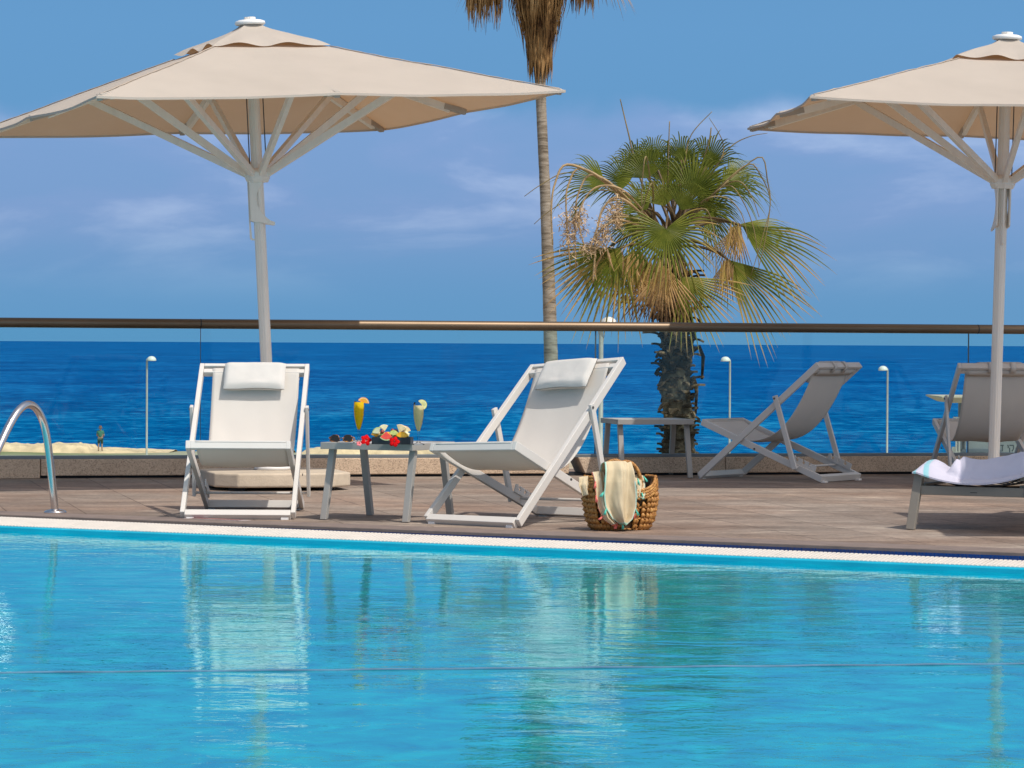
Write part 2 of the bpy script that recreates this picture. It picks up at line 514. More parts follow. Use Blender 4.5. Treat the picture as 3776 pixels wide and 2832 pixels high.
def m_pool():
    m = bpy.data.materials.new('pool_water')
    m.use_nodes = True
    t = m.node_tree
    for n in list(t.nodes):
        t.nodes.remove(n)
    out = N(t, 'ShaderNodeOutputMaterial')
    nb = noise_tex(t, 1.0, 4, 0.6, (5.0, 5.0, 1), dist=0.6)
    r = ramp(t, [(0.28, (0.000, 0.195, 0.32)), (0.52, (0.000, 0.36, 0.43)), (0.72, (0.001, 0.53, 0.54))])  # mottled base colour imitates sunlight rippling on the pool floor
    L(t, nb, 0, r, 0)
    df = N(t, 'ShaderNodeBsdfDiffuse'); L(t, r, 0, df, 0)
    gl = N(t, 'ShaderNodeBsdfGlossy'); gl.inputs[0].default_value = (0.52, 0.89, 1.0, 1); gl.inputs['Roughness'].default_value = 0.01
    # ripples: long gentle swell plus short wind ripples
    a = noise_tex(t, 1.0, 2, 0.5, (1.5, 2.6, 1), (0, 0, 0.2), dist=0.3)
    b_ = noise_tex(t, 1.0, 3, 0.55, (12, 17, 1), (0, 0, -0.15), dist=0.5)
    # a light breeze: the ripples are livelier away from the far wall
    wn = noise_tex(t, 1.0, 3, 0.5, (0.5, 0.35, 1))
    wr = N(t, 'ShaderNodeMapRange', in_1=0.3, in_2=0.7, in_3=0.10, in_4=0.34); L(t, wn, 0, wr, 0)
    s2 = N(t, 'ShaderNodeMath', operation='MULTIPLY_ADD'); L(t, b_, 0, s2, 0); L(t, wr, 0, s2, 1); L(t, a, 0, s2, 2)
    bp = N(t, 'ShaderNodeBump'); bp.inputs['Strength'].default_value = 1.0; bp.inputs['Distance'].default_value = 0.0055
    L(t, s2, 0, bp, 'Height')
    L(t, bp, 0, gl, 'Normal')
    fr = N(t, 'ShaderNodeFresnel'); fr.inputs[0].default_value = 1.33
    L(t, bp, 0, fr, 'Normal')
    fm = N(t, 'ShaderNodeMapRange', in_1=0.05, in_2=0.60, in_3=0.34, in_4=0.72); L(t, fr, 0, fm, 0)
    mx = N(t, 'ShaderNodeMixShader'); L(t, fm, 0, mx, 0); L(t, df, 0, mx, 1); L(t, gl, 0, mx, 2)
    L(t, mx, 0, out, 0)
    return m


def m_sea():
    m, t, b = mat('sea_water')
    n1 = noise_tex(t, 1.0, 10, 0.68, (0.085, 0.060, 1), (0, 0, 0.02), dist=0.15)
    n2 = noise_tex(t, 1.0, 8, 0.65, (0.33, 0.20, 1), (0, 0, 0.0), dist=0.1)
    n3 = noise_tex(t, 1.0, 6, 0.6, (0.008, 0.0040, 1), dist=0.2)
    a = N(t, 'ShaderNodeMath', operation='MULTIPLY_ADD', in_1=0.8); L(t, n2, 0, a, 0); L(t, n1, 0, a, 2)
    a2 = N(t, 'ShaderNodeMath', operation='MULTIPLY_ADD', in_1=0.6); L(t, n3, 0, a2, 0); L(t, a, 0, a2, 2)
    nr = N(t, 'ShaderNodeMapRange', in_1=1.02, in_2=1.40); L(t, a2, 0, nr, 0)
    deep = ramp(t, [(0.05, (0.0006, 0.040, 0.160)), (0.5, (0.001, 0.078, 0.255)), (0.9, (0.008, 0.150, 0.37))])
    shal = ramp(t, [(0.05, (0.0006, 0.060, 0.195)), (0.5, (0.001, 0.115, 0.295)), (0.9, (0.02, 0.23, 0.43))])
    L(t, nr, 0, deep, 0); L(t, nr, 0, shal, 0)
    c = N(t, 'ShaderNodeTexCoord'); sp = N(t, 'ShaderNodeSeparateXYZ'); L(t, c, 'Object', sp, 0)
    yr = N(t, 'ShaderNodeMapRange', in_1=500.0, in_2=1500.0, in_3=1.0, in_4=0.0); yr.interpolation_type = 'SMOOTHSTEP'
    L(t, sp, 1, yr, 0)
    mx = N(t, 'ShaderNodeMix', data_type='RGBA'); L(t, yr, 0, mx, 0); L(t, deep, 0, mx, 6); L(t, shal, 0, mx, 7)
    L(t, mx, 2, b, 'Base Color')
    b.inputs['Roughness'].default_value = 0.9
    b.inputs['Specular IOR Level'].default_value = 0.0
    return m


def m_tile(name, c, line, per=(0.025, 0.025), wd=0.10, ang=0.0, rough=0.25):
    m, t, b = mat(name)
    cc = N(t, 'ShaderNodeTexCoord'); mp_ = N(t, 'ShaderNodeMapping'); mp_.inputs['Rotation'].default_value = (0, 0, ang)
    L(t, cc, 'Object', mp_, 0)
    n = noise_tex(t, 3, 5, 0.6, (1, 1, 8))
    r = ramp(t, [(0.3, tuple(x * 0.8 for x in c)), (0.7, c)])
    L(t, n, 0, r, 0)
    L(t, r, 0, b, 'Base Color')
    b.inputs['Roughness'].default_value = rough
    return m


def m_wicker():
    m, t, b = mat('woven_rattan')
    n = noise_tex(t, 55, 4, 0.6)
    r = ramp(t, [(0.28, (0.13, 0.045, 0.009)), (0.5, (0.38, 0.165, 0.035)), (0.72, (0.60, 0.33, 0.10))])
    L(t, n, 0, r, 0); L(t, r, 0, b, 'Base Color')
    b.inputs['Roughness'].default_value = 0.55
    return m


def m_leaf():
    m, t, b = mat('palm_leaf')
    at_ = N(t, 'ShaderNodeAttribute'); at_.attribute_name = 'dry'
    n = noise_tex(t, 2.0, 4, 0.6)
    g = ramp(t, [(0.3, (0.050, 0.070, 0.008)), (0.5, (0.125, 0.150, 0.018)), (0.7, (0.26, 0.265, 0.045))])
    L(t, n, 0, g, 0)
    d = ramp(t, [(0.0, (0.20, 0.22, 0.05)), (0.35, (0.46, 0.31, 0.09)), (0.7, (0.52, 0.33, 0.15)), (1.0, (0.17, 0.09, 0.04))])
    mr = N(t, 'ShaderNodeMapRange', in_1=0.12, in_2=0.42); L(t, at_, 'Fac', mr, 0)
    L(t, at_, 'Fac', d, 0)
    mx = N(t, 'ShaderNodeMix', data_type='RGBA'); L(t, mr, 0, mx, 0); L(t, g, 0, mx, 6); L(t, d, 0, mx, 7)
    L(t, mx, 2, b, 'Base Color')
    b.inputs['Roughness'].default_value = 0.45
    b.inputs['Specular IOR Level'].default_value = 0.22
    tr = N(t, 'ShaderNodeBsdfTranslucent'); L(t, mx, 2, tr, 0)
    ms = N(t, 'ShaderNodeMixShader'); ms.inputs[0].default_value = 0.28
    L(t, b, 0, ms, 1); L(t, tr, 0, ms, 2); L(t, ms, 0, t.nodes['Material Output'], 0)
    return m


def m_trunk(name, a, b_, c, scale=(3, 3, 18)):
    m, t, b = mat(name)
    n = noise_tex(t, 1.0, 6, 0.65, scale, dist=0.5)
    n2 = noise_tex(t, 1.3, 4, 0.6)
    r = ramp(t, [(0.3, a), (0.5, b_), (0.72, c)])
    ad = N(t, 'ShaderNodeMath', operation='MULTIPLY_ADD', in_1=0.7); sb = N(t, 'ShaderNodeMath', operation='SUBTRACT', in_1=0.5)
    L(t, n2, 0, sb, 0); L(t, sb, 0, ad, 0); L(t, n, 0, ad, 2); L(t, ad, 0, r, 0)
    L(t, r, 0, b, 'Base Color'); b.inputs['Roughness'].default_value = 0.9; b.inputs['Specular IOR Level'].default_value = 0.2
    bp = N(t, 'ShaderNodeBump'); bp.inputs['Strength'].default_value = 0.6; bp.inputs['Distance'].default_value = 0.02
    L(t, n, 0, bp, 'Height'); L(t, bp, 0, b, 'Normal')
    return m


def m_lens():
    m, t, b = mat('dark_lens')
    b.inputs['Base Color'].default_value = (0.012, 0.012, 0.010, 1)
    b.inputs['Roughness'].default_value = 0.08
    return m


M['steel'] = m_steel(); M['bronze'] = m_bronze(); M['glass'] = m_glass(); M['cup'] = m_cup(); M['granite'] = m_granite()
M['deck'] = m_deck(); M['pool'] = m_pool(); M['sea'] = m_sea(); M['wicker'] = m_wicker(); M['leaf'] = m_leaf(); M['lens'] = m_lens()
M['coping'] = plain('coping_stone', (0.20, 0.15, 0.125), 0.7, 0.18, 9, bump=0.15, bscale=120)
M['turq'] = m_tile('turquoise_tile', (0.004, 0.40, 0.56), (0.0, 0.2, 0.3))
M['blue_tile'] = m_tile('blue_gutter_tile', (0.004, 0.085, 0.36), (0.0, 0.02, 0.1))
M['grate'] = plain('white_grate', (0.66, 0.61, 0.545), 0.5, 0.05, 12)
M['channel'] = plain('grey_channel', (0.17, 0.19, 0.20), 0.45, 0.1, 3, metal=0.4)
M['trunk_smooth'] = m_trunk('smooth_palm_bark', (0.11, 0.085, 0.06), (0.25, 0.205, 0.155), (0.36, 0.31, 0.25))
M['trunk_rough'] = m_trunk('rough_palm_bark', (0.02, 0.014, 0.009), (0.055, 0.04, 0.026), (0.22, 0.17, 0.11), (6, 6, 4))
M['boot'] = m_trunk('palm_leaf_bases', (0.008, 0.005, 0.003), (0.028, 0.017, 0.010), (0.30, 0.20, 0.12), (4.0, 4.0, 4.0))
M['skirt'] = m_trunk('dead_palm_thatch', (0.055, 0.024, 0.009), (0.25, 0.135, 0.05), (0.52, 0.33, 0.15), (5, 5, 1.2))
M['stalk'] = plain('palm_stalk', (0.40, 0.27, 0.13), 0.6, 0.25, 4)
M['petiole'] = plain('palm_petiole', (0.10, 0.062, 0.022), 0.5, 0.35, 4)
M['tuft'] = plain('dry_flower_tuft', (0.50, 0.35, 0.20), 0.8, 0.25, 8)
M['sand'] = plain('sandstone', (0.72, 0.48, 0.29), 0.95, 0.3, 0.9, bump=0.8, bscale=2.5)
M['lamp'] = plain('lamp_grey_paint', (0.36, 0.34, 0.30), 0.5, 0.15, 2)
M['dome'] = plain('lamp_dome_white', (0.70, 0.66, 0.58), 0.4, 0.05, 3)
M['kiosk'] = plain('kiosk_white_panel', (0.40, 0.42, 0.42), 0.5, 0.2, 2)
M['kiosk_roof'] = plain('kiosk_roof', (0.50, 0.40, 0.28), 0.7, 0.2, 3)
M['kiosk_grey'] = plain('kiosk_grey_frame', (0.20, 0.23, 0.27), 0.6, 0.1, 3)
M['ink'] = plain('grey_lettering', (0.09, 0.11, 0.125), 0.6, 0.1, 3)


def ground_mat():
    m, t, b = mat('coastal_ground')
    n = noise_tex(t, 0.12, 6, 0.6)
    r = ramp(t, [(0.35, (0.20, 0.20, 0.08)), (0.55, (0.33, 0.28, 0.17)), (0.75, (0.42, 0.35, 0.25))])
    c = N(t, 'ShaderNodeTexCoord'); sp = N(t, 'ShaderNodeSeparateXYZ'); L(t, c, 'Object', sp, 0)
    xr = N(t, 'ShaderNodeMapRange', in_1=-36.0, in_2=-18.0, in_3=-0.18, in_4=0.2); L(t, sp, 0, xr, 0)
    ad = N(t, 'ShaderNodeMath', operation='ADD'); L(t, n, 0, ad, 0); L(t, xr, 0, ad, 1)
    L(t, ad, 0, r, 0); L(t, r, 0, b, 'Base Color'); b.inputs['Roughness'].default_value = 0.95
    return m


M['ground'] = ground_mat()

# ---------------------------------------------------------------- setting
# sea: one sheet to the horizon
mb = MB()
mb.add([(-14000, 236, -20), (14000, 236, -20), (14000, 45000, -20), (-14000, 45000, -20)], [(0, 1, 2, 3)])
tag(mb.build('sea', M['sea']), 'blue sea with small wind waves reaching the horizon', 'sea', kind='structure')

# coastal ground below the terrace, down to the low bluff over the sea
prof = [(23.5, -0.9), (40, -1.3), (60, -2.2), (90, -4.0), (130, -5.6), (180, -6.75), (214, -6.95), (228, -7.2), (245, -11.0), (275, -21.0)]


def gz(y):
    for (y0, z0), (y1, z1) in zip(prof, prof[1:]):
        if y <= y1:
            return z0 + (z1 - z0) * max(0, (y - y0)) / (y1 - y0)
    return prof[-1][1]


def gfun(u, v):
    y = 23.5 + (275 - 23.5) * v
    x = -90 + 190 * u
    z = gz(y) - 0.05 * max(0, x - 4) * min(1, y / 200) - (0.25 if x > -8 else 0) * min(1, max(0, (x + 8) / 6)) * min(1, y / 200)
    return (x, y, z + 0.10 * mnoise.noise(V((x * 0.11, y * 0.11, 0))))


mb = MB(); mb.grid(gfun, 95, 84)
tag(mb.build('ground', M['ground']), 'grassy coastal ground below the terrace', 'ground', kind='structure')

# sandstone bank along the cliff edge
for (u0, u1, top, lab) in ((-160, 640, 0.60, 'long pale sandstone bank at the cliff edge behind the standing person'),
                           (850, 1080, 0.36, 'small sandstone mound behind the lamp post left of the deck chair'),
                           (1120, 2060, 0.40, 'low sandstone rim seen under the table between the two white chairs')):
    mb = MB()
    a, b = on(u0, 1676, -6.95), on(u1, 1676, -6.95)
    xa, xb = (u0 - 1888) / F_PX * 224, (u1 - 1888) / F_PX * 224
    sg = random.Random(int(u0) + 500).random() * 50

    def bank(u, v):
        x = xa + (xb - xa) * u
        e = min(1, min(u, 1 - u) * (xb - xa) / 0.9)
        h = top * (0.82 + 0.35 * mnoise.noise(V((x * 0.42 + sg, 1.3, 0))) + 0.22 * mnoise.noise(V((x * 1.6, sg, 0))) + 0.14 * mnoise.noise(V((x * 4.5, sg, 3)))) * e ** 0.6
        if u1 == 640:
            xs = (345 - 1888) / F_PX * 224
            if x > xs:
                h *= max(0.0, 0.36 * (1 - (x - xs) / (xb - xs)))
        ph = PI * v
        yy = 224 + 3.0 * (-math.cos(ph))
        zz_ = -7.25 + (h + 0.25) * min(1, 1.5 * math.sin(ph)) - 0.12 * (u if u1 > 1500 else 0)
        return (x, yy + 0.3 * mnoise.noise(V((x, v * 5, sg))), zz_ + 0.06 * mnoise.noise(V((x * 2, v * 9, sg))))
    mb.grid(bank, 90, 14)
    tag(mb.build('sandstone_bank', M['sand']), lab, 'rock', 'sandstone banks along the cliff edge')

# pool edge lines (deck rim), read off the level z = 0
E0, E1 = on(0, 1899, 0.0), on(3776, 2041, 0.0)
ed = (E1 - E0).normalized()
en = V((ed.y, -ed.x, 0))                 # towards the pool
if en.y > 0: en = -en
EL, ER = E0 - ed * 4.5, E1 + ed * 6
POOL_ANG = math.atan2(ed.y, ed.x)
G0 = at(0, 1904, E0.y - 0.02); G1 = at(3776, 2066, E1.y - 0.10)     # upper rim of the grate
zg = -0.008

K0, K1 = V((-3.42, 20.74, 0)), V((2.62, 22.14, 0))     # foot of the granite kerb
kd = (K1 - K0).normalized(); kn = V((-kd.y, kd.x, 0))
KL, KR = K0 - kd * 6, K1 + kd * 10

# deck slab between the pool rim and the terrace edge
mb = MB()
cop = 0.26
A, B = EL - en * cop, ER - en * cop
C_, D_ = KR + kn * 1.2, KL + kn * 1.2
poly = [A, B, C_, D_]
mb.add([(p.x, p.y, 0) for p in poly] + [(p.x, p.y, -0.4) for p in poly], [(0, 1, 2, 3), (4, 7, 6, 5), (0, 4, 5, 1), (1, 5, 6, 2), (2, 6, 7, 3), (3, 7, 4, 0)])
tag(mb.build('pool_deck', M['deck']), 'weathered brown stone pool deck with diagonal joints', 'deck', kind='structure')
mb = MB()
q = [EL, ER, B, A]
mb.add([(p.x, p.y, 0.004) for p in q] + [(p.x, p.y, -0.05) for p in q], [(0, 1, 2, 3), (4, 7, 6, 5), (0, 4, 5, 1), (1, 5, 6, 2), (2, 6, 7, 3), (3, 7, 4, 0)])
tag(mb.build('coping', M['coping'], bevel=0.004), 'dark brown coping strip along the pool rim', 'kerb', kind='structure')

# gutter, grate, tile wall and water
gdir = V((G1.x - G0.x, G1.y - G0.y, 0)).normalized()
gn = V((gdir.y, -gdir.x, 0))
if gn.y > 0: gn = -gn
GW = 0.150                               # grate width
GA = V((G0.x, G0.y, 0)) - gdir * 4.5
GB = V((G1.x, G1.y, 0)) + gdir * 6
WATER = -0.069
LIPZ = -0.040                            # level lower edge of the grate


def g_top(p):
    f = (p - G0).dot(gdir) / (G1 - G0).dot(gdir)
    return -0.006 - 0.017 * f


mb = MB()
wall_t = [EL - en * 0.002, ER - en * 0.002]
mb.add([(EL.x, EL.y, -0.012), (ER.x, ER.y, -0.012), (ER.x, ER.y, -0.30), (EL.x, EL.y, -0.30)], [(0, 1, 2, 3)])
f0, f1 = EL + en * 0.9, ER + en * 0.9
mb.add([(EL.x, EL.y, -0.075), (ER.x, ER.y, -0.075), (f1.x, f1.y, -0.075), (f0.x, f0.y, -0.075)], [(0, 3, 2, 1)])
tag(mb.build('pool_gutter', M['blue_tile']), 'blue tiled overflow gutter behind the grate', 'gutter', kind='structure')

mb = MB()
pitch = 0.0215
n_b = int((GB - GA).length / pitch)
rg = random.Random(4)
for i in range(n_b):
    p = GA + gdir * (i * pitch)
    if p.x < -3.4 or p.x > 3.2:
        continue
    gap = 0.50 if i % 46 == 5 else 0.74
    wdt = pitch * gap
    a0 = V((p.x, p.y, g_top(p) - 0.007))
    b0 = V((p.x, p.y, LIPZ - 0.007)) + gn * GW
    mb.bar(a0, b0, wdt, 0.014, (0, 0, 1))
p0, p1 = V((-3.45, 0, 0)), V((3.25, 0, 0))
tag(mb.build('overflow_grate', M['grate'], bevel=0.0015, seg=1), 'white slatted overflow grate running along the far pool edge', 'grate')

w0 = GA + gn * (GW + 0.003); w1 = GB + gn * (GW + 0.003)
mb = MB()
top = LIPZ - 0.004
b0_, b1_ = w0 - gn * 0.12, w1 - gn * 0.12
lip0, lip1 = w0 + gn * 0.018, w1 + gn * 0.018
mb.add([(lip0.x, lip0.y, top - 0.006), (lip1.x, lip1.y, top - 0.006), (w1.x, w1.y, top), (w0.x, w0.y, top), (b1_.x, b1_.y, top - 0.004), (b0_.x, b0_.y, top - 0.004),
        (lip0.x, lip0.y, -1.4), (lip1.x, lip1.y, -1.4), (b0_.x, b0_.y, -1.4), (b1_.x, b1_.y, -1.4)],
       [(0, 1, 2, 3), (3, 2, 4, 5), (6, 7, 1, 0), (5, 4, 9, 8)])
tag(mb.build('pool_wall', M['turq'], bevel=0.003), 'turquoise tiled pool wall at the far waterline', 'wall', kind='structure')

mb = MB()
wv = [lip0 + gn * 0.0, lip1 + gn * 0.0]
far0, far1 = lip0 - gn * 0.0, lip1 - gn * 0.0
mb.add([(lip0.x, lip0.y, WATER), (lip1.x, lip1.y, WATER), (lip1.x + 6, 4.2, WATER), (lip0.x - 6, 4.2, WATER)], [(0, 3, 2, 1)])
tag(mb.build('pool_water', M['pool']), 'turquoise rippled pool water', 'water', kind='structure')
mb = MB(); mb.box((-16, -6, -0.3), (16, 4.18, -0.02))
tag(mb.build('near_deck', M['deck']), 'stone deck on the near side of the pool', 'deck', kind='structure')

# thin floating lane line
mb = MB()
pa, pb, pc = on(-300, 2486, WATER), on(1888, 2467, WATER), on(4100, 2447, WATER)
pts = []
for i in range(41):
    f = i / 40
    p = pa * (1 - f) + pc * f
    bow = 4 * f * (1 - f)
    p += (pb - (pa + pc) / 2) * bow
    p.z = WATER + 0.0015 + 0.0012 * math.sin(i * 1.7)
    pts.append(p)
mb.tube(pts, 0.0042, 8)
tag(mb.build('floating_line', plain('rope_grey', (0.06, 0.15, 0.24), 0.7, 0.3, 7)), 'thin grey line floating across the pool', 'rope')

# sticker on the coping by the foot of the facing chair
mb = MB()
s0, s1 = on(690, 1914, 0.0), on(905, 1924, 0.0)
sd = (s1 - s0).normalized(); sn = V((-sd.y, sd.x, 0))
for a_, b_, z, mi, wd in ((0, 1, 0.006, 0, 0.09),):
    q = [s0 + (s1 - s0) * a_ - sn * wd / 2, s0 + (s1 - s0) * b_ - sn * wd / 2, s0 + (s1 - s0) * b_ + sn * wd / 2, s0 + (s1 - s0) * a_ + sn * wd / 2]
    mb.add([(p.x, p.y, z) for p in q] + [(p.x, p.y, 0.0045) for p in q], [(0, 1, 2, 3), (0, 4, 5, 1), (1, 5, 6, 2), (2, 6, 7, 3), (3, 7, 4, 0)], mi)
rg = random.Random(3)
xx = 0.10
while xx < 0.9:
    wl = 0.02 + 0.03 * rg.random()
    q = [s0 + (s1 - s0) * xx - sn * 0.03, s0 + (s1 - s0) * (xx + wl) - sn * 0.03, s0 + (s1 - s0) * (xx + wl) + sn * 0.03, s0 + (s1 - s0) * xx + sn * 0.03]
    mb.add([(p.x, p.y, 0.0085) for p in q], [(0, 1, 2, 3)], 1)
    xx += wl + 0.015
tag(mb.build('coping_sticker', [plain('worn_white_vinyl', (0.42, 0.36, 0.34), 0.7, 0.25, 30), plain('faded_red_print', (0.30, 0.10, 0.09), 0.7, 0.3, 30)]),
    'worn white and red sticker strip on the coping below the facing deck chair', 'sticker')

# granite kerb blocks
cuts = [-12, -0.0 - 3.0, 0.27, 2.9 - 0.05, 4.05, 4.16, 6.6, 10.2, 16]
kerbs = [(-9.0, 0.28, 'granite kerb block under the glass at the extreme left behind the steel handrail', 0.012),
         (0.285, 3.03, 'long shaded granite kerb block behind the facing white deck chair', 0.0),
         (3.034, 3.92, 'sunlit granite kerb block behind the table between the two white chairs', 0.0),
         (3.985, 5.05, 'granite kerb block behind the wicker basket', 0.0),
         (5.054, 7.6, 'shaded granite kerb block behind the rear deck chair', 0.0),
         (7.604, 12.0, 'granite kerb block behind the sun lounger at the right', 0.0)]
for a_, b_, lab, fwd in kerbs:
    mb = MB()
    p0, p1 = K0 + kd * a_, K0 + kd * b_
    o_ = -kn * fwd
    dlt = 0.05 if abs(a_ - 3.985) < .01 else 0.0
    z0 = 0.0 if fwd else 0.017
    q = [p0 + o_, p1 + o_, p1 + kn * 0.3, p0 + kn * 0.3]
    mb.add([(p.x + (dlt if i in (0, 3) else 0), p.y, z0) for i, p in enumerate(q)] + [(p.x, p.y, 0.128) for p in q],
           [(0, 3, 2, 1), (4, 5, 6, 7), (0, 1, 5, 4), (1, 2, 6, 5), (2, 3, 7, 6), (3, 0, 4, 7)])
    tag(mb.build('kerb_block', M['granite'], bevel=0.006), lab, 'kerb', 'granite kerb blocks under the glass balustrade')
mb = MB()
p0, p1 = K0 + kd * 0.28 + kn * 0.05, K0 + kd * 12 + kn * 0.05
q = [p0, p1, p1 + kn * 0.2, p0 + kn * 0.2]
mb.add([(p.x, p.y, 0.001) for p in q] + [(p.x, p.y, 0.02) for p in q], [(4, 5, 6, 7), (0, 1, 5, 4), (1, 2, 6, 5), (2, 3, 7, 6), (3, 0, 4, 7)])
tag(mb.build('shadow_gap_strip', M['dark']), kind='structure')  # black strip standing in for the shade in the gap under the kerb

# glass balustrade
bal = thing('glass_balustrade', 'glass balustrade with a round bronze handrail along the terrace edge', 'railing', K0 + kn * 0.06, CURB_ANG)
BZ = 1.045
mb = MB()
mb.tube([(-9 + i * 1.0, 0, BZ - 0.0006 * i) for i in range(23)], 0.033, 24)
mb.build('handrail', M['bronze'], bal)
for xj in (1.36, 6.95, 12.4):
    mb = MB(); mb.tube([(xj - 0.004, 0, BZ - 0.0006 * (xj + 9)), (xj + 0.004, 0, BZ - 0.0006 * (xj + 9))], 0.0336, 20)
    mb.build('rail_joint', M['dark'], bal)
mb = MB(); mb.box((-9, -0.045, 0.128), (13, 0.035, 0.150)); mb.build('base_channel', M['channel'], bal, bevel=0.002)
joints = [-6.92, -4.16, -1.40, 1.36, 4.12, 6.88, 9.64, 12.4]
gaps = 0.006
for a_, b_ in zip(joints, joints[1:]):
    mb = MB(); mb.box((a_ + gaps, -0.006, 0.150), (b_ - gaps, 0.006, BZ - 0.022))
    mb.build('glass_panel', M['glass'], bal)
for xj, wd in ((1.36, 0.004), (4.12, 0.009), (6.88, 0.009)):
    mb = MB(); mb.box((xj - wd / 2, -0.005, 0.150), (xj + wd / 2, 0.005, BZ - 0.025))
    mb.build('joint_seal', plain('grey_seal', (0.055, 0.075, 0.085), 0.5, 0.1, 5), bal)

# ---------------------------------------------------------------- deck chairs
PA0, PA1 = V((0, 0.018, 0.022)), V((0, 0.938, 0.786))
PB0, PB1 = V((0, 0.018, 0.388)), V((0, 0.955, 0.022))
PC0, PC1 = V((0, 0.618, 0.575)), V((0, 0.774, 0.085))


def bez(p, t):
    a, b, c, d = p
    k = 1 - t
    return (k ** 3 * a[0] + 3 * k * k * t * b[0] + 3 * k * t * t * c[0] + t ** 3 * d[0], k ** 3 * a[1] + 3 * k * k * t * b[1] + 3 * k * t * t * c[1] + t ** 3 * d[1])


def deck_chair(label, loc, rz, pillow, warp=0.0, lift=0.0, shift=0.0, seed=0):
    t = thing('deck_chair', label, 'deck chair', loc, rz, 'white sling deck chairs on the pool deck')

    def fin(mb):
        mb.v = [(x, y, z * (1 + lift) + warp * x * max(0, z) / 0.8) for x, y, z in mb.v]
        return mb
    nA = V((0, -0.652, 0.758))
    nB = V((0, 0.366, 0.94)).normalized()
    # back frame: a U of flat extrusion from the front foot to the top
    mb = MB()
    for s in (-1, 1):
        mb.bar(PA0 + V((s * 0.2875, 0, 0)), PA1 + V((s * 0.2875, 0, 0)), 0.024, 0.044, nA)
    mb.bar(PA0 + V((-0.275, 0, 0.0)), PA0 + V((0.275, 0, 0.0)), 0.040, 0.043, (0, -0.652, 0.758))
    dA = (PA1 - PA0).normalized()
    mb.bar(PA1 + V((-0.275, 0, 0)) - dA * 0.011, PA1 + V((0.275, 0, 0)) - dA * 0.011, 0.022, 0.043, nA)
    mb.bar(PA1 + V((-0.275, 0, 0)) - dA * 0.055, PA1 + V((0.275, 0, 0)) - dA * 0.055, 0.030, 0.034, nA)
    fr = fin(mb).build('back_frame', M['white'], t, bevel=0.003)
    # seat frame
    mb = MB()
    dB = (PB1 - PB0).normalized()
    for s in (-1, 1):
        mb.bar(PB0 + V((s * 0.2605, 0, 0)), PB1 + V((s * 0.2605, 0, 0)), 0.024, 0.044, nB)
    mb.bar(PB0 + V((-0.249, 0, 0)) + dB * 0.016, PB0 + V((0.249, 0, 0)) + dB * 0.016, 0.032, 0.043, nB)
    mb.bar(PB1 + V((-0.249, 0, 0)) - dB * 0.018, PB1 + V((0.249, 0, 0)) - dB * 0.018, 0.036, 0.043, nB)
    fin(mb).build('seat_frame', M['white'], t, bevel=0.003)
    # notched rest on each side of the seat frame
    for s in (-1, 1):
        o = []
        o += [(0.0, 0.0), (0.0, 0.042), (0.014, 0.048), (0.026, 0.036)]
        x = 0.026
        for k in range(3):
            o += [(x + 0.004, 0.020), (x + 0.014, 0.015), (x + 0.023, 0.020), (x + 0.026, 0.034), (x + 0.012, 0.036), (x + 0.014, 0.044), (x + 0.052, 0.044)]
            x += 0.052
        o += [(x + 0.010, 0.044), (x + 0.012, 0.0)]
        base = PB0 + dB * 0.735 + nB * 0.018 + V((s * 0.244, 0, 0))
        mt = Matrix(((0, 0, 1, base.x), (dB.y, nB.y, 0, base.y), (dB.z, nB.z, 0, base.z), (0, 0, 0, 1)))
        mb = MB(); mb.prism(o, 0.007, mt)
        fin(mb).build('notched_rest', M['white'], t)
    # prop
    mb = MB()
    dC = (PC1 - PC0).normalized()
    for s in (-1, 1):
        mb.bar(PC0 + V((s * 0.3105, 0, 0)), PC1 + V((s * 0.3105, 0, 0)), 0.018, 0.036, (0, 0.95, 0.3))
    mb.tube([PC1 + V((-0.302, 0, 0.016)), PC1 + V((0.302, 0, 0.016))], 0.0075, 10)
    fin(mb).build('prop_frame', M['white'], t, bevel=0.003)
    piv = V((0, 0.455, 0.215))
    for s in (-1, 1):
        for c in (piv + V((s * 0.2995, 0, 0.0)), PC0 + V((s * 0.3195, 0.0, -0.018))):
            mb = MB(); mb.tube([c, c + V((s * 0.004, 0, 0))], 0.007, 10)
            fin(mb).build('bolt', M['bolt'], t)
        for x_, y_ in ((s * 0.245, 0.013), (s * 0.235, 0.957)):
            mb = MB(); mb.box((x_ - 0.02, y_ - 0.017, -0.002), (x_ + 0.02, y_ + 0.017, 0.012))
            fin(mb).build('foot_pad', M['white_plastic'], t, bevel=0.002)
    # sling
    cv = [(0.030, 0.400), (0.35, 0.19), (0.63, 0.155), (PA1.y - dA.y * 0.052 - 0.012, PA1.z - dA.z * 0.052 + 0.022)]
    hw = 0.236
    rg = random.Random(seed)

    def sl(u, v):
        y, z = bez(cv, v)
        x = (u - 0.5) * 2
        side = hw * (1 + 0.03 * math.sin(PI * v) * 0 - 0.025 * math.sin(PI * v) ** 2)
        wr = 0.010 * mnoise.noise(V((x * 1.3 + seed, v * 2.2, seed))) * math.sin(PI * v) + 0.006 * math.sin(PI * v) * (1 - x * x) * -1
        wr += 0.004 * mnoise.noise(V((x * 3 + v * 4, v * 1.5, seed + 3))) * math.sin(PI * v)
        ty, tz = bez(cv, min(1, v + 0.01)); sy, sz = bez(cv, max(0, v - 0.01))
        ln = math.hypot(ty - sy, tz - sz)
        n_ = (-(tz - sz) / ln, (ty - sy) / ln)
        return (x * side + shift, y + n_[0] * wr, z + n_[1] * wr)
    mb = MB(); mb.grid(sl, 24, 48)
    # returns wrapped over both bars
    top = V((0, cv[3][0], cv[3][1])); c_ = PA1 - dA * 0.055
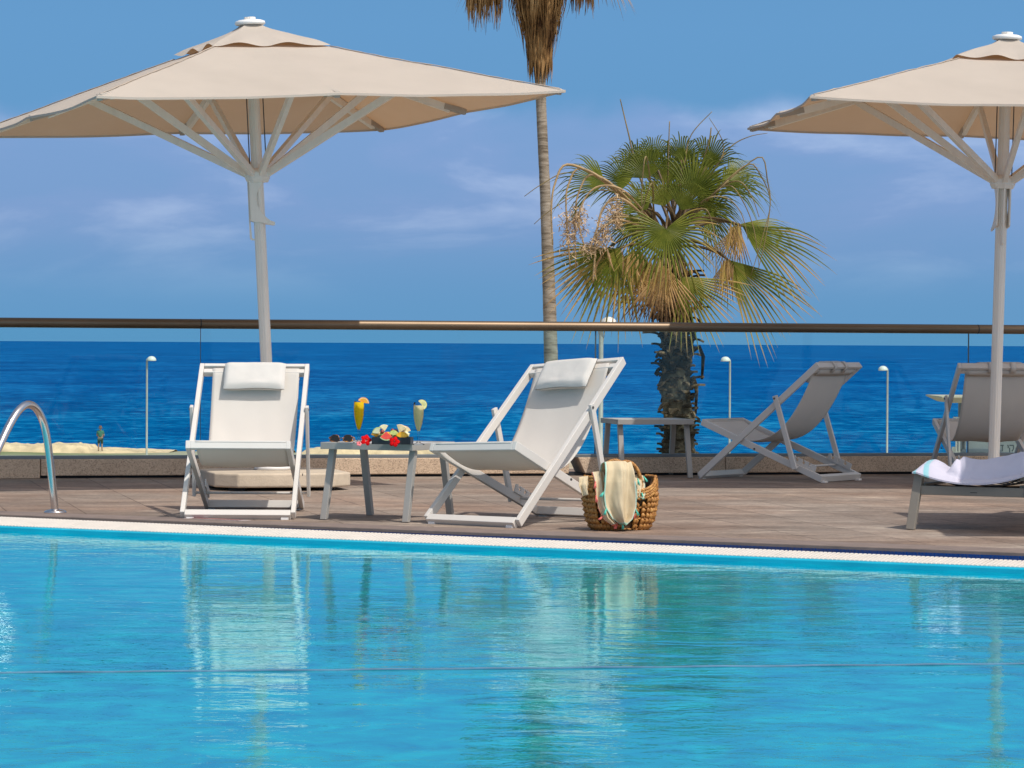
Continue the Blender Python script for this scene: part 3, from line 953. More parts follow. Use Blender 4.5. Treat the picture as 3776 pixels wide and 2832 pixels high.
    loop = [top, c_ + nA * 0.022 + dA * 0.010, c_ + dA * 0.020 + nA * 0.008, c_ + dA * 0.020 - nA * 0.012, c_ - nA * 0.021, c_ - nA * 0.021 - dA * 0.035]
    mb.grid(lambda u, v: (((u - 0.5) * 2) * hw + shift, *loop[round(v * 5)].yz), 12, 5)
    c_ = PB0 + dB * 0.016
    loop2 = [V((0, cv[0][0], cv[0][1])), c_ + nB * 0.0225 + dB * 0.012, c_ + nB * 0.0225 - dB * 0.010, c_ - dB * 0.0172 + nB * 0.012]
    mb.grid(lambda u, v: (((u - 0.5) * 2) * hw + shift, *loop2[round(v * 3)].yz), 12, 3)
    fin(mb).build('sling', M['sling'], t, solid=0.0025)
    # headrest pillow with two straps over the top bar
    if pillow:
        def pl(u, v):
            pass
        c0 = PA1 - dA * 0.118 + nA * 0.030
        mb = MB()
        hwx, hl, th = 0.166, 0.084, 0.025
        nu, nv = 26, 14
        sheets = []
        for sgn in (1, -1):
            def fn(u, v, sgn=sgn):
                a, b = (u - 0.5) * 2, (v - 0.5) * 2
                puff = max(0.0, (1 - a ** 10) * (1 - b ** 8)) ** 0.5
                wob = 0.004 * mnoise.noise(V((a * 2.5 + seed, b * 2, sgn)))
                p = c0 + dA * (b * hl) + nA * (0.018 * b + sgn * (th * puff + 0.002) + wob * puff + (0.004 * math.sin(a * 3.5 + seed) * (b < -0.6)))
                return (a * hwx + shift * 0.8, p.y, p.z)
            mb.grid(fn, nu, nv)
        fin(mb)
        pi_ = mb.build('pillow', M['pillow'], t)
        for s in (-0.075, 0.075):
            mb = MB()
            path = [PA1 - dA * 0.10 + nA * 0.050, PA1 - dA * 0.035 + nA * 0.034, PA1 + dA * 0.000 + nA * 0.027, PA1 + dA * 0.006 + nA * 0.018, PA1 + dA * 0.006 - nA * 0.020, PA1 - dA * 0.004 - nA * 0.026, PA1 - dA * 0.05 - nA * 0.028]
            mb.grid(lambda u, v, s=s: (s + (u - 0.5) * 0.036, *path[round(v * 6)].yz), 2, 6)
            fin(mb).build('pillow_strap', M['pillow'], pi_, solid=0.003)
    return t


deck_chair('white sling deck chair with pillow facing the pool, in front of the parasol base', (-1.419, 16.143, 0), -0.011, True, 0.0, 0.0, 0.012, 1)
deck_chair('white sling deck chair with pillow turned left, beside the wicker basket', (-0.208, 15.685, 0), -0.633, True, 0.075, 0.035, 0.0, 2)
deck_chair('deck chair seen from behind in shade, next to the empty side table', (1.435, 21.53, 0), -2.179, True, 0.0, 0.0, 0.0, 3)
pc4 = at(3612, 1760, 21.2)
deck_chair('deck chair seen from behind with the parasol pole crossing it', (pc4.x + 0.03, 21.86, 0), PI + 0.08, True, 0.0, 0.0, 0.0, 4)


# ---------------------------------------------------------------- side tables
def side_table(label, c, rz, W=0.54, D=0.48, Hh=0.402):
    t = thing('side_table', label, 'side table', (c[0], c[1], 0), rz, 'grey metal side tables by the deck chairs')
    mb = MB(); mb.box((-W / 2 + 0.0385, -D / 2 + 0.0385, Hh - 0.012), (W / 2 - 0.0385, D / 2 - 0.0385, Hh - 0.003)); mb.build('table_top', M['table_top'], t)
    mb = MB()
    z = Hh - 0.0175
    mb.bar((-W / 2, -D / 2 + 0.019, z), (W / 2, -D / 2 + 0.019, z), 0.038, 0.035)
    mb.bar((-W / 2, D / 2 - 0.019, z), (W / 2, D / 2 - 0.019, z), 0.038, 0.035)
    for s in (-1, 1):
        mb.bar((s * (W / 2 - 0.019), -D / 2 + 0.038, z), (s * (W / 2 - 0.019), D / 2 - 0.038, z), 0.038, 0.0345)
    mb.build('table_frame', M['silver'], t, bevel=0.002)
    for sx in (-1, 1):
        for sy in (-1, 1):
            mb = MB()
            xx_ = sx * (W / 2 - 0.034)
            mb.bar((xx_, sy * (D / 2 - 0.075), Hh - 0.036), (xx_ + sx * 0.004, sy * (D / 2 + 0.012), 0.0), 0.034, 0.030, (0, 1, 0))
            mb.v = [(x, y, max(z_, 0.001)) for x, y, z_ in mb.v]
            mb.build('leg', M['silver'], t, bevel=0.002)
    return t


T1C, T1A = V((-0.645, 16.27, 0)), -0.45
TZ = 0.403
side_table('grey side table set with drinks and fruit between the two white chairs', T1C, T1A)
side_table('empty grey side table behind the wicker basket', (0.935, 21.56, 0), 0.22)


def t1(x, y, z=0.0):
    c, s = math.cos(T1A), math.sin(T1A)
    return V((T1C.x + c * x - s * y, T1C.y + s * x + c * y, TZ + z))


# drinks
def flute(label, p, drink_c, level, name):
    t = thing('drinking_glass', label, 'glass', p, 0, 'tall plastic flutes on the side table')
    prof = [(0.0, 0.001), (0.031, 0.001), (0.031, 0.004), (0.012, 0.011), (0.0055, 0.020), (0.0048, 0.062), (0.0075, 0.072), (0.013, 0.088), (0.020, 0.115), (0.025, 0.145), (0.0268, 0.175), (0.0255, 0.216)]
    mb = MB(); mb.lathe(prof, n=28); mb.build('flute', M['cup'], t)
    dp = [(0.0, 0.070), (0.0062, 0.072), (0.0117, 0.088), (0.0187, 0.115), (0.0237, 0.145), (0.0255, 0.175), (0.0250, level), (0.0, level)]
    mb = MB(); mb.lathe(dp, n=28)
    mb.build('drink', cloth(name, drink_c, 0.45, drink_c, 50, 10, 0.0, 0.05), t)
    return t


def citrus(name, label, p, r, rind, pith, flesh, yaw, tilt, wedge):
    mb = MB()
    n = 22
    m_ = Matrix.Translation(p) @ Matrix.Rotation(yaw, 4, 'Z') @ Matrix.Rotation(PI / 2, 4, 'X') @ Matrix.Rotation(tilt, 4, 'Z')
    for r0, r1, h, mi in ((0.90 * r, r, 0.009, 0), (0.80 * r, 0.90 * r, 0.0086, 1), (0.0, 0.80 * r, 0.0082, 2)):
        a0, a1 = 0, wedge
        out = [(math.cos(a0 + (a1 - a0) * i / n) * r1, math.sin(a0 + (a1 - a0) * i / n) * r1) for i in range(n + 1)]
        if r0 > 0:
            out += [(math.cos(a0 + (a1 - a0) * i / n) * r0, math.sin(a0 + (a1 - a0) * i / n) * r0) for i in reversed(range(n + 1))]
        else:
            out += [(0, 0)]
        mb.prism(out, h, m_, mi)
    o = mb.build(name, [rind, pith, flesh])
    return tag(o, label, 'fruit')


C_orind = plain('orange_rind', (0.78, 0.30, 0.06), 0.5, 0.12, 60)
C_pith = plain('citrus_pith', (0.80, 0.62, 0.36), 0.7, 0.06, 60)
C_oflesh = plain('orange_flesh', (0.78, 0.33, 0.02), 0.35, 0.2, 120)
C_lrind = plain('lemon_rind', (0.72, 0.60, 0.06), 0.45, 0.1, 60)
C_lpith = plain('lemon_pith', (0.78, 0.74, 0.45), 0.7, 0.06, 60)
C_lflesh = plain('lemon_flesh', (0.62, 0.60, 0.28), 0.35, 0.15, 120)
g1 = on(1323, 1634, TZ); g2 = on(1543, 1640, TZ); g1.z = TZ - 0.001; g2.z = TZ - 0.001
flute('flute of orange juice beside the sunglasses', g1, (0.86, 0.60, 0.006), 0.212, 'orange_juice')
flute('flute of pale lemonade near the seat of the turned deck chair', g2, (0.78, 0.69, 0.40), 0.200, 'lemonade')
citrus('orange_slice', 'orange wedge slotted on the rim of the juice flute', g1 + V((0.022, 0.0, 0.207)), 0.030, C_orind, C_pith, C_oflesh, 0.05, -0.05, PI * 0.86)
citrus('lemon_slice', 'lemon slice hanging on the rim of the lemonade flute', g2 + V((0.016, 0.0, 0.204)), 0.026, C_lrind, C_lpith, C_lflesh, 0.05, -1.15, PI * 1.1)

# sunglasses
sgp = on(1258, 1629, TZ)
t = thing('sunglasses', 'tortoiseshell sunglasses with dark lenses lying on the side table', 'sunglasses', (sgp.x, sgp.y + 0.02, TZ - 0.001), -0.12)
tort, tt, tb = mat('tortoiseshell')
n_ = noise_tex(tt, 55, 3, 0.5); r_ = ramp(tt, [(0.45, (0.025, 0.012, 0.006)), (0.60, (0.30, 0.10, 0.012)), (0.72, (0.62, 0.27, 0.03))])
L(tt, n_, 0, r_, 0); L(tt, r_, 0, tb, 'Base Color'); tb.inputs['Roughness'].default_value = 0.2
lens_o = [(-0.0265, 0.003), (-0.020, 0.026), (-0.010, 0.0335), (0.008, 0.0340), (0.018, 0.029), (0.024, 0.012), (0.025, 0.004), (0.012, 0.0), (-0.015, 0.0)]
for s in (-1, 1):
    mt = Matrix.Translation((s * 0.034, -0.002, 0.002)) @ Matrix.Rotation(R(78), 4, 'X')
    if s > 0:
        mt = mt @ Matrix.Scale(-1, 4, (1, 0, 0))
    mb = MB(); mb.prism([(x * 0.93, 0.002 + y * 0.93) for x, y in lens_o], 0.0025, mt); mb.build('lens', M['lens'], t)
mb = MB()
for s in (-1, 1):
    pts = []
    for x, y in lens_o + lens_o[:1]:
        p = Matrix.Rotation(R(78), 4, 'X') @ V((x * (-s), y, 0)) + V((s * 0.034, -0.002, 0.002))
        pts.append(p)
    mb.tube(pts, 0.0026, 8, cap=False)
    mb.tube([V((s * 0.060, 0.002, 0.024)), V((s * 0.066, 0.012, 0.020)), V((s * 0.06, 0.07, 0.006)), V((s * 0.040, 0.125, 0.003))], [0.004, 0.0035, 0.0025, 0.003], 8)
mb.tube([V((-0.010, 0.001, 0.018)), V((0, 0.002, 0.022)), V((0.010, 0.001, 0.018))], 0.0025, 8)
mb.build('frame', tort, t)

# fruit dish
fdp = on(1446, 1638, TZ); fdp = V((fdp.x, fdp.y + 0.055, TZ - 0.001))
FA = -0.12
t = thing('fruit_dish', 'rectangular black dish piled with cut fruit', 'dish', fdp, FA)
slate = plain('black_dish', (0.018, 0.018, 0.019), 0.35, 0.4, 25)
mb = MB()
mb.box((-0.10, -0.052, 0.0), (0.10, 0.052, 0.006))
for s in (-1, 1):
    mb.box((-0.10, s * 0.052 - (0.005 if s > 0 else 0), 0.006), (0.10, s * 0.052 + (0.005 if s < 0 else 0), 0.036))
    mb.box((s * 0.10 - (0.005 if s > 0 else 0), -0.047, 0.006), (s * 0.10 + (0.005 if s < 0 else 0), 0.047, 0.036))
mb.build('dish_body', slate, t, bevel=0.001)


def fd(x, y, z):
    z = z if z < 0.036 else 0.036 + (z - 0.036) * 0.68
    return fdp + V((x * math.cos(FA) - y * math.sin(FA), x * math.sin(FA) + y * math.cos(FA), z))


C_melon = plain('pale_melon_flesh', (0.72, 0.68, 0.42), 0.5, 0.12, 60)
C_green = plain('green_kiwi_flesh', (0.52, 0.60, 0.18), 0.4, 0.22, 90)
C_wm = plain('watermelon_flesh', (0.80, 0.075, 0.05), 0.4, 0.2, 90)
C_rind = plain('watermelon_rind', (0.45, 0.52, 0.25), 0.5, 0.2, 40)
C_mango = plain('orange_mango_flesh', (0.85, 0.40, 0.01), 0.4, 0.12, 60)
C_grape = plain('dark_red_grape', (0.22, 0.04, 0.03), 0.25, 0.3, 60)
C_dragon = plain('pale_pineapple_flesh', (0.74, 0.62, 0.36), 0.5, 0.15, 90)


def wedge(name, label, p, r, h, ang, rot, mats):
    mb = MB()
    m_ = Matrix.Translation(p) @ Matrix.Rotation(rot[2], 4, 'Z') @ Matrix.Rotation(rot[1], 4, 'Y') @ Matrix.Rotation(rot[0], 4, 'X')
    n = 12
    o1 = [(0, 0)] + [(math.cos(ang * (i / n - 0.5)) * r * 0.88, math.sin(ang * (i / n - 0.5)) * r * 0.88) for i in range(n + 1)]
    mb.prism(o1, h, m_, 0)
    o2 = [(math.cos(ang * (i / n - 0.5)) * r, math.sin(ang * (i / n - 0.5)) * r) for i in range(n + 1)] + [(math.cos(ang * (i / n - 0.5)) * r * 0.88, math.sin(ang * (i / n - 0.5)) * r * 0.88) for i in reversed(range(n + 1))]
    mb.prism(o2, h, m_, 1)
    return tag(mb.build(name, mats, bevel=0.0015), label, 'fruit', 'cut fruit in the black dish')


wedge('watermelon_wedge', 'red watermelon wedge at the front of the fruit dish', fd(-0.026, -0.040, 0.078), 0.046, 0.034, 1.7, (PI / 2, PI / 2, 0.1), [C_wm, C_rind])
wedge('melon_slice', 'pale green melon slice at the left end of the fruit dish', fd(-0.068, -0.020, 0.060), 0.034, 0.016, 1.7, (PI / 2, -2.2, -0.2), [C_melon, C_green])
wedge('melon_slice', 'white melon slice on top of the fruit pile behind the watermelon', fd(-0.045, 0.012, 0.078), 0.034, 0.018, 1.4, (PI / 2, -1.7, 0.3), [C_melon, C_lpith])
wedge('pineapple_slice', 'pale pineapple slice crowning the right of the fruit pile', fd(0.035, 0.006, 0.066), 0.044, 0.018, 1.3, (PI / 2, -1.25, -0.1), [C_dragon, C_pith])
wedge('pineapple_slice', 'second pineapple slice leaning behind the crowning one', fd(0.052, 0.022, 0.062), 0.040, 0.014, 1.2, (PI / 2, -0.95, 0.2), [C_dragon, C_pith])
wedge('kiwi_slice', 'green kiwi slice beside the watermelon wedge', fd(0.010, -0.034, 0.050), 0.026, 0.014, 2.6, (PI / 2, -1.5, 0.0), [C_green, C_green])
wedge('orange_wedge', 'bright orange mango wedge at the right front of the dish', fd(0.055, -0.034, 0.030), 0.034, 0.026, 2.4, (PI / 2, -1.55, 0.1), [C_mango, C_mango])
wedge('orange_wedge', 'small orange mango wedge at the left end of the dish', fd(-0.086, -0.006, 0.036), 0.026, 0.020, 2.0, (PI / 2, -1.7, 0.3), [C_mango, C_mango])
for k, (x, y, z, lab) in enumerate(((-0.002, 0.010, 0.082, 'dark red grape topping the fruit pile'), (0.015, 0.014, 0.078, 'dark red grape right of the topmost one'), (-0.052, -0.006, 0.074, 'dark grape beside the white melon slice'))):
    mb = MB(); mb.ellipsoid(fd(x, y, z), (0.011, 0.010, 0.0115), 12, 8)
    tag(mb.build('grape', C_grape), lab, 'fruit', 'cut fruit in the black dish')
rg = random.Random(8)
for k in range(7):
    mb = MB(); x = -0.075 + 0.024 * k
    mb.ellipsoid(fd(x, rg.uniform(0.0, 0.03), 0.045 + 0.012 * rg.random()), (0.018, 0.017, 0.016), 12, 8, bump=0.5, seed=k)
    tag(mb.build('fruit_chunk', [C_melon, C_green, C_mango][k % 3]), 'chunk of cut melon heaped inside the black dish', 'fruit', 'melon chunks inside the black dish')


def hibiscus(label, p, r, yaw, pitch_, c, seed):
    t = thing('hibiscus_flower', label, 'flower', p, 0, 'loose flowers on the side table')
    rg = random.Random(seed)
    m_ = Matrix.Rotation(yaw, 4, 'Z') @ Matrix.Rotation(pitch_, 4, 'X')
    for k in range(5):
        a0 = 2 * PI * k / 5 + rg.uniform(-.1, .1)
        mb = MB()

        def pet(u, v, a0=a0):
            s = (u - 0.5) * 2
            wd = 0.72 * math.sin(PI * (0.12 + 0.76 * v)) ** 0.8
            rr = r * (0.08 + 0.95 * v) * (1 - 0.12 * s * s * v)
            a = a0 + s * wd
            zz_ = r * (0.45 * v - 0.55 * v * v + 0.05 * math.sin(6 * s + seed) * v)
            return m_ @ V((rr * math.cos(a), rr * math.sin(a), zz_))
        mb.grid(pet, 7, 6)
        mb.build('petal', c, t, solid=0.0006)
    mb = MB(); mb.tube([m_ @ V((0, 0, 0)), m_ @ V((0.004, 0.002, r * 0.75))], [0.0022, 0.0015], 6); mb.build('stamen', plain('stamen_yellow', (0.5, 0.08, 0.05), 0.6, .1, 50), t)
    return t


red = plain('hibiscus_red', (0.60, 0.004, 0.006), 0.8, 0.2, 60, spec=0.1)
pink = plain('flower_pink', (0.68, 0.14, 0.16), 0.5, 0.15, 60)
hp = on(1350, 1636, TZ); hibiscus('red hibiscus flower lying left of the fruit dish', V((hp.x, hp.y, TZ + 0.018)), 0.029, 0.25, 1.25, red, 2)
hp = on(1454, 1642, TZ); hibiscus('red hibiscus flower leaning on the front of the fruit dish', V((hp.x, hp.y - 0.004, TZ + 0.018)), 0.027, -0.05, 1.35, red, 5)
hp = on(1324, 1640, TZ); hibiscus('small pink flower at the foot of the juice flute', V((hp.x, hp.y, TZ + 0.006)), 0.015, 0.3, 0.9, pink, 9)

# ---------------------------------------------------------------- basket and scarf
BP = on(2288, 1957, 0.0); BP = V((BP.x, BP.y + 0.085, 0))
BA = 0.33
t = thing('wicker_basket', 'woven brown wicker basket standing on the deck beside the turned chair', 'basket', BP, BA)


def bpt(a, z, k=1.0):
    """Point of the basket wall: rounded rectangle section flaring a little, dipped rim at the middle of the long sides."""
    e = 0.55
    ca, sa = math.cos(a), math.sin(a)
    x = math.copysign(abs(ca) ** e, ca)
    y = math.copysign(abs(sa) ** e, sa)
    f = 0.90 + 0.16 * min(1, z / 0.16) - 0.10 * max(0, z / 0.26 - 0.55) - 0.10 * max(0, 0.05 - z) / 0.05
    return V((x * 0.166 * f * k, y * 0.100 * f * k, z))


def rim(a):
    return 0.262 - 0.075 * max(0, abs(math.sin(a)) - 0.45) * 1.6


NS = 34
mb = MB()
rg = random.Random(11)
# inner sheet coloured dark, standing for shade in the gaps of the weave
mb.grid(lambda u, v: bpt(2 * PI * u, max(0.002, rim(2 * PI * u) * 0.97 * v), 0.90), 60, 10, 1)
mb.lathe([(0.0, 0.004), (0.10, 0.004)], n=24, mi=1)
# braided uprights
for k in range(NS):
    a = 2 * PI * k / NS
    zt = rim(a)
    slant = -0.30 + 0.10 * math.sin(a * 3)
    open_ = (0.6 < (a % PI) < 1.05)
    for z0 in [0.006 + i * 0.026 for i in range(int((zt - 0.05) / 0.026))]:
        if open_ and 0.02 < z0 < 0.12 and k % 2:
            continue
        for s in (-1, 1):
            p0 = bpt(a + s * 0.045 + slant * (z0 - 0.1), z0, 1.0)
            p1 = bpt(a + s * 0.022 + slant * (z0 - 0.09), z0 + 0.017, 1.05)
            p2 = bpt(a - s * 0.004 + slant * (z0 - 0.08), z0 + 0.032, 1.0)
            mb.tube([p0, p1, p2], [0.0045, 0.0088, 0.004], 7)
# slanting cords on the right shoulder
for k in range(16):
    a0 = -0.95 + k * 0.115
    pts = [bpt(a0 + 0.5 * q / 6, 0.05 + (rim(a0) - 0.095) * q / 6, 1.05) for q in range(7)]
    mb.tube(pts, 0.0045, 6)
# twisted rows round the rim and base
for row, (dz, kk) in enumerate(((0.0, 1.02), (-0.013, 1.035), (-0.026, 1.04), (-0.039, 1.04))):
    n = 150
    for ph in (0, PI):
        pts = []
        for i in range(n):
            a = 2 * PI * i / n
            q = a * 44 + ph
            p = bpt(a, rim(a) + dz + 0.0042 * math.cos(q), kk + 0.022 * math.sin(q))
            pts.append(p)
        mb.tube(pts + pts[:1], 0.0060, 6, cap=False)
for z in (0.006, 0.060, 0.115):
    n = 120
    pts = [bpt(2 * PI * i / n, z + 0.002 * math.sin(i), 1.0 + 0.02 * math.sin(i * 1.3)) for i in range(n)]
    mb.tube(pts + pts[:1], 0.005, 6, cap=False)
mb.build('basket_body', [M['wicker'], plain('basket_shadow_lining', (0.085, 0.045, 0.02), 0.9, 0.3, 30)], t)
for s in (-1, 1):
    mb = MB()
    for ph in (0, 2 * PI / 3, 4 * PI / 3):
        pts = []
        for i in range(60):
            f = i / 59
            a = PI * f
            c = V((math.cos(a) * 0.080, s * (0.083 - 0.004 * math.sin(a)), 0.205 + 0.135 * math.sin(a) ** 0.9))
            q = f * 40 + ph
            pts.append(c + V((math.cos(q) * 0.004 * math.cos(a), math.sin(q) * 0.004, math.cos(q) * 0.004)))
        mb.tube(pts, 0.0062, 6)
    mb.build('basket_handle', M['wicker'], t)


def scarf_mat():
    m = cloth('cream_scarf', (0.74, 0.62, 0.42), 0.25, (0.78, 0.60, 0.34), 500, 10, 0.3, 0.10)
    tt_ = m.node_tree
    at_ = N(tt_, 'ShaderNodeAttribute'); at_.attribute_name = 'dry'
    b = tt_.nodes['Principled BSDF']
    src = b.inputs['Base Color'].links[0].from_socket
    rp = ramp(tt_, [(0.0, (1, 1, 1)), (0.02, (1, 1, 1)), (0.35, (0.38, 0.66, 0.56)), (0.5, (0.42, 0.72, 0.60)), (0.6, (0.80, 0.28, 0.20)), (1.0, (0.85, 0.30, 0.22))])
    L(tt_, at_, 'Fac', rp, 0)
    mx = N(tt_, 'ShaderNodeMix', data_type='RGBA')
    gt = N(tt_, 'ShaderNodeMapRange', in_1=0.01, in_2=0.30); L(tt_, at_, 'Fac', gt, 0)
    L(tt_, gt, 0, mx, 0); tt_.links.new(src, mx.inputs[6]); L(tt_, rp, 0, mx, 7)
    L(tt_, mx, 2, b, 'Base Color')
    return m


t = thing('scarf', 'cream scarf with mint and coral tasselled edges draped over the wicker basket', 'scarf', BP, BA)
SC = scarf_mat()
mint = plain('mint_tassel', (0.10, 0.52, 0.40), 0.8, 0.2, 200)
coral = plain('coral_tassel', (0.80, 0.19, 0.15), 0.8, 0.2, 200)


def lerp_path(pts, f):
    f = max(0, min(1, f)) * (len(pts) - 1)
    i = min(int(f), len(pts) - 2)
    return pts[i].lerp(pts[i + 1], f - i)


# centre line of the fall: from inside the basket, over the handle, down the front to a point
cl = [V((-0.01, 0.035, 0.19)), V((-0.035, 0.02, 0.27)), V((-0.045, -0.03, 0.333)), V((-0.050, -0.090, 0.345)), V((-0.056, -0.128, 0.305)), V((-0.060, -0.140, 0.25)), V((-0.060, -0.143, 0.19)), V((-0.056, -0.142, 0.13)), V((-0.048, -0.138, 0.075)), V((-0.040, -0.134, 0.042))]
wd = [0.06, 0.072, 0.074, 0.074, 0.076, 0.080, 0.084, 0.078, 0.048, 0.004]
att = []
nu, nv = 30, 46


def drape(cl, wd, skew, fold, seed, edge):
    fold *= 1.6

    att = []

    def fn(u, v):
        c = lerp_path(cl, v)
        ww = lerp_path([V((x, 0, 0)) for x in wd], v).x
        s = (u - 0.5) * 2
        f = 2.4 * fold * mnoise.noise(V((s * 1.6 + seed + 0.9 * v, v * 1.7 - 0.6 * abs(s), seed)))
        f += 1.1 * fold * (1 - abs(2 * ((s * 0.9 + 0.55 * v + 0.13 * seed + 0.25 * mnoise.noise(V((s, v * 2.5, seed)))) % 1.0) - 1)) * (0.3 + 0.7 * v)
        f += 0.5 * fold * mnoise.noise(V((s * 5, v * 6, seed + 4)))
        at_v = 0.0
        if s < -0.90 or v > 0.975 or (s > 0.95 and v > 0.55):
            at_v = edge
        att.append(at_v)
        return V((c.x + s * ww + skew * s * v * 0.01, c.y - f - 0.006 * (1 - s * s), c.z - 0.012 * abs(s) * v))
    mb = MB()
    vs_ = [fn(i / nu, j / nv) for j in range(nv + 1) for i in range(nu + 1)]
    fs_ = [(j * (nu + 1) + i, j * (nu + 1) + i + 1, (j + 1) * (nu + 1) + i + 1, (j + 1) * (nu + 1) + i) for j in range(nv) for i in range(nu)]
    mb.add(vs_, fs_, 0, att, True)
    return mb


drape(cl, wd, 0.0, 0.011, 1.0, 0.42).build('scarf_front', SC, t, solid=0.0016)
cl2 = [V((-0.08, 0.03, 0.20)), V((-0.110, 0.01, 0.27)), V((-0.132, -0.035, 0.292)), V((-0.140, -0.085, 0.255)), V((-0.142, -0.112, 0.19)), V((-0.132, -0.118, 0.125)), V((-0.110, -0.120, 0.070)), V((-0.070, -0.122, 0.036))]
wd2 = [0.03, 0.034, 0.030, 0.030, 0.032, 0.030, 0.024, 0.010]
drape(cl2, wd2, 0, 0.007, 4.0, 0.9).build('scarf_coral_edge', SC, t, solid=0.0016)
cl3 = [V((-0.09, 0.05, 0.20)), V((-0.145, 0.03, 0.262)), V((-0.182, -0.01, 0.268)), V((-0.194, -0.03, 0.230)), V((-0.188, -0.035, 0.18))]
drape(cl3, [0.03, 0.04, 0.042, 0.036, 0.02], 0, 0.008, 7.0, 0.0).build('scarf_loose_end', SC, t, solid=0.0016)
cl4 = [V((0.03, 0.03, 0.20)), V((0.055, 0.00, 0.262)), V((0.064, -0.05, 0.275)), V((0.064, -0.088, 0.235)), V((0.060, -0.108, 0.190)), V((0.058, -0.112, 0.168))]
drape(cl4, [0.03, 0.036, 0.036, 0.034, 0.028, 0.012], 0, 0.006, 9.0, 0.42).build('scarf_side_fold', SC, t, solid=0.0016)


def tassel(p, d, mt_, seed):
    mb = MB()
    d = V(d).normalized()
    rg = random.Random(seed)
    mb.ellipsoid(p, (0.004, 0.004, 0.004), 8, 6)
    for k in range(9):
        e = d * 0.030 + V((rg.uniform(-.007, .007), rg.uniform(-.007, .007), rg.uniform(-.003, .003)))
        mb.tube([p, p + e * 0.5 + V((0, 0, 0.001)), p + e], [0.0025, 0.0024, 0.0012], 5)
    mb.build('tassel', mt_, t)


for k, (p, d, mt_) in enumerate((((-0.132, -0.142, 0.272), (-0.1, -0.2, -1), mint), ((-0.142, -0.148, 0.195), (-0.7, -0.2, -0.8), mint), ((-0.128, -0.146, 0.112), (-0.3, -0.2, -1), mint), ((-0.040, -0.140, 0.040), (0.1, -0.2, -1), mint),
                                 ((0.030, -0.142, 0.105), (0.35, -0.2, -1), mint), ((0.048, -0.118, 0.255), (0.1, -0.3, -1), mint), ((0.070, -0.118, 0.185), (0.2, -0.3, -1), mint), ((0.092, -0.085, 0.265), (0.6, -0.2, -0.8), mint),
                                 ((-0.172, -0.112, 0.242), (-0.2, -0.2, -1), coral), ((-0.172, -0.122, 0.175), (0, -0.2, -1), coral), ((-0.138, -0.128, 0.075), (-0.8, -0.2, -0.6), coral), ((-0.064, -0.130, 0.042), (-0.4, -0.2, -1), coral), ((0.022, -0.132, 0.090), (0.2, -0.2, -1), coral))):
    tassel(V(p), d, mt_, k)

# ---------------------------------------------------------------- pool handrail
hb = on(204, 1894, 0.0)
t = thing('pool_handrail', 'curved stainless steel grab rail bolted to the pool rim at the left edge', 'handrail', hb)
hd = V((en.x, en.y, 0)) * 1.0
mb = MB()
pts = []
ctrl = [(0.0, 0.0), (0.035, 0.20), (0.075, 0.40), (0.115, 0.50), (0.175, 0.565), (0.25, 0.585), (0.325, 0.555), (0.40, 0.485), (0.48, 0.385), (0.62, 0.20), (0.80, -0.05), (0.98, -0.32), (1.0, -0.6)]


def cat(p, f):
    n = len(p) - 1
    f = f * n; i = min(int(f), n - 1); u = f - i
    g = lambda j: p[max(0, min(n, j))]
    r = []
    for k in (0, 1):
        a, b, c, d = g(i - 1)[k], g(i)[k], g(i + 1)[k], g(i + 2)[k]
        r.append(0.5 * (2 * b + (c - a) * u + (2 * a - 5 * b + 4 * c - d) * u * u + (3 * b - a - 3 * c + d) * u ** 3))
    return r


for i in range(60):
    s_, z_ = cat(ctrl, i / 59)
    pts.append(hd * s_ + V((0, 0, z_)))
mb.tube(pts, 0.0205, 20)
mb.build('tube', M['steel'], t)
mb = MB(); mb.lathe([(0.0, 0.004), (0.060, 0.004), (0.060, 0.010), (0.050, 0.018), (0.030, 0.022), (0.022, 0.026)], n=32); mb.build('flange', M['steel'], t)


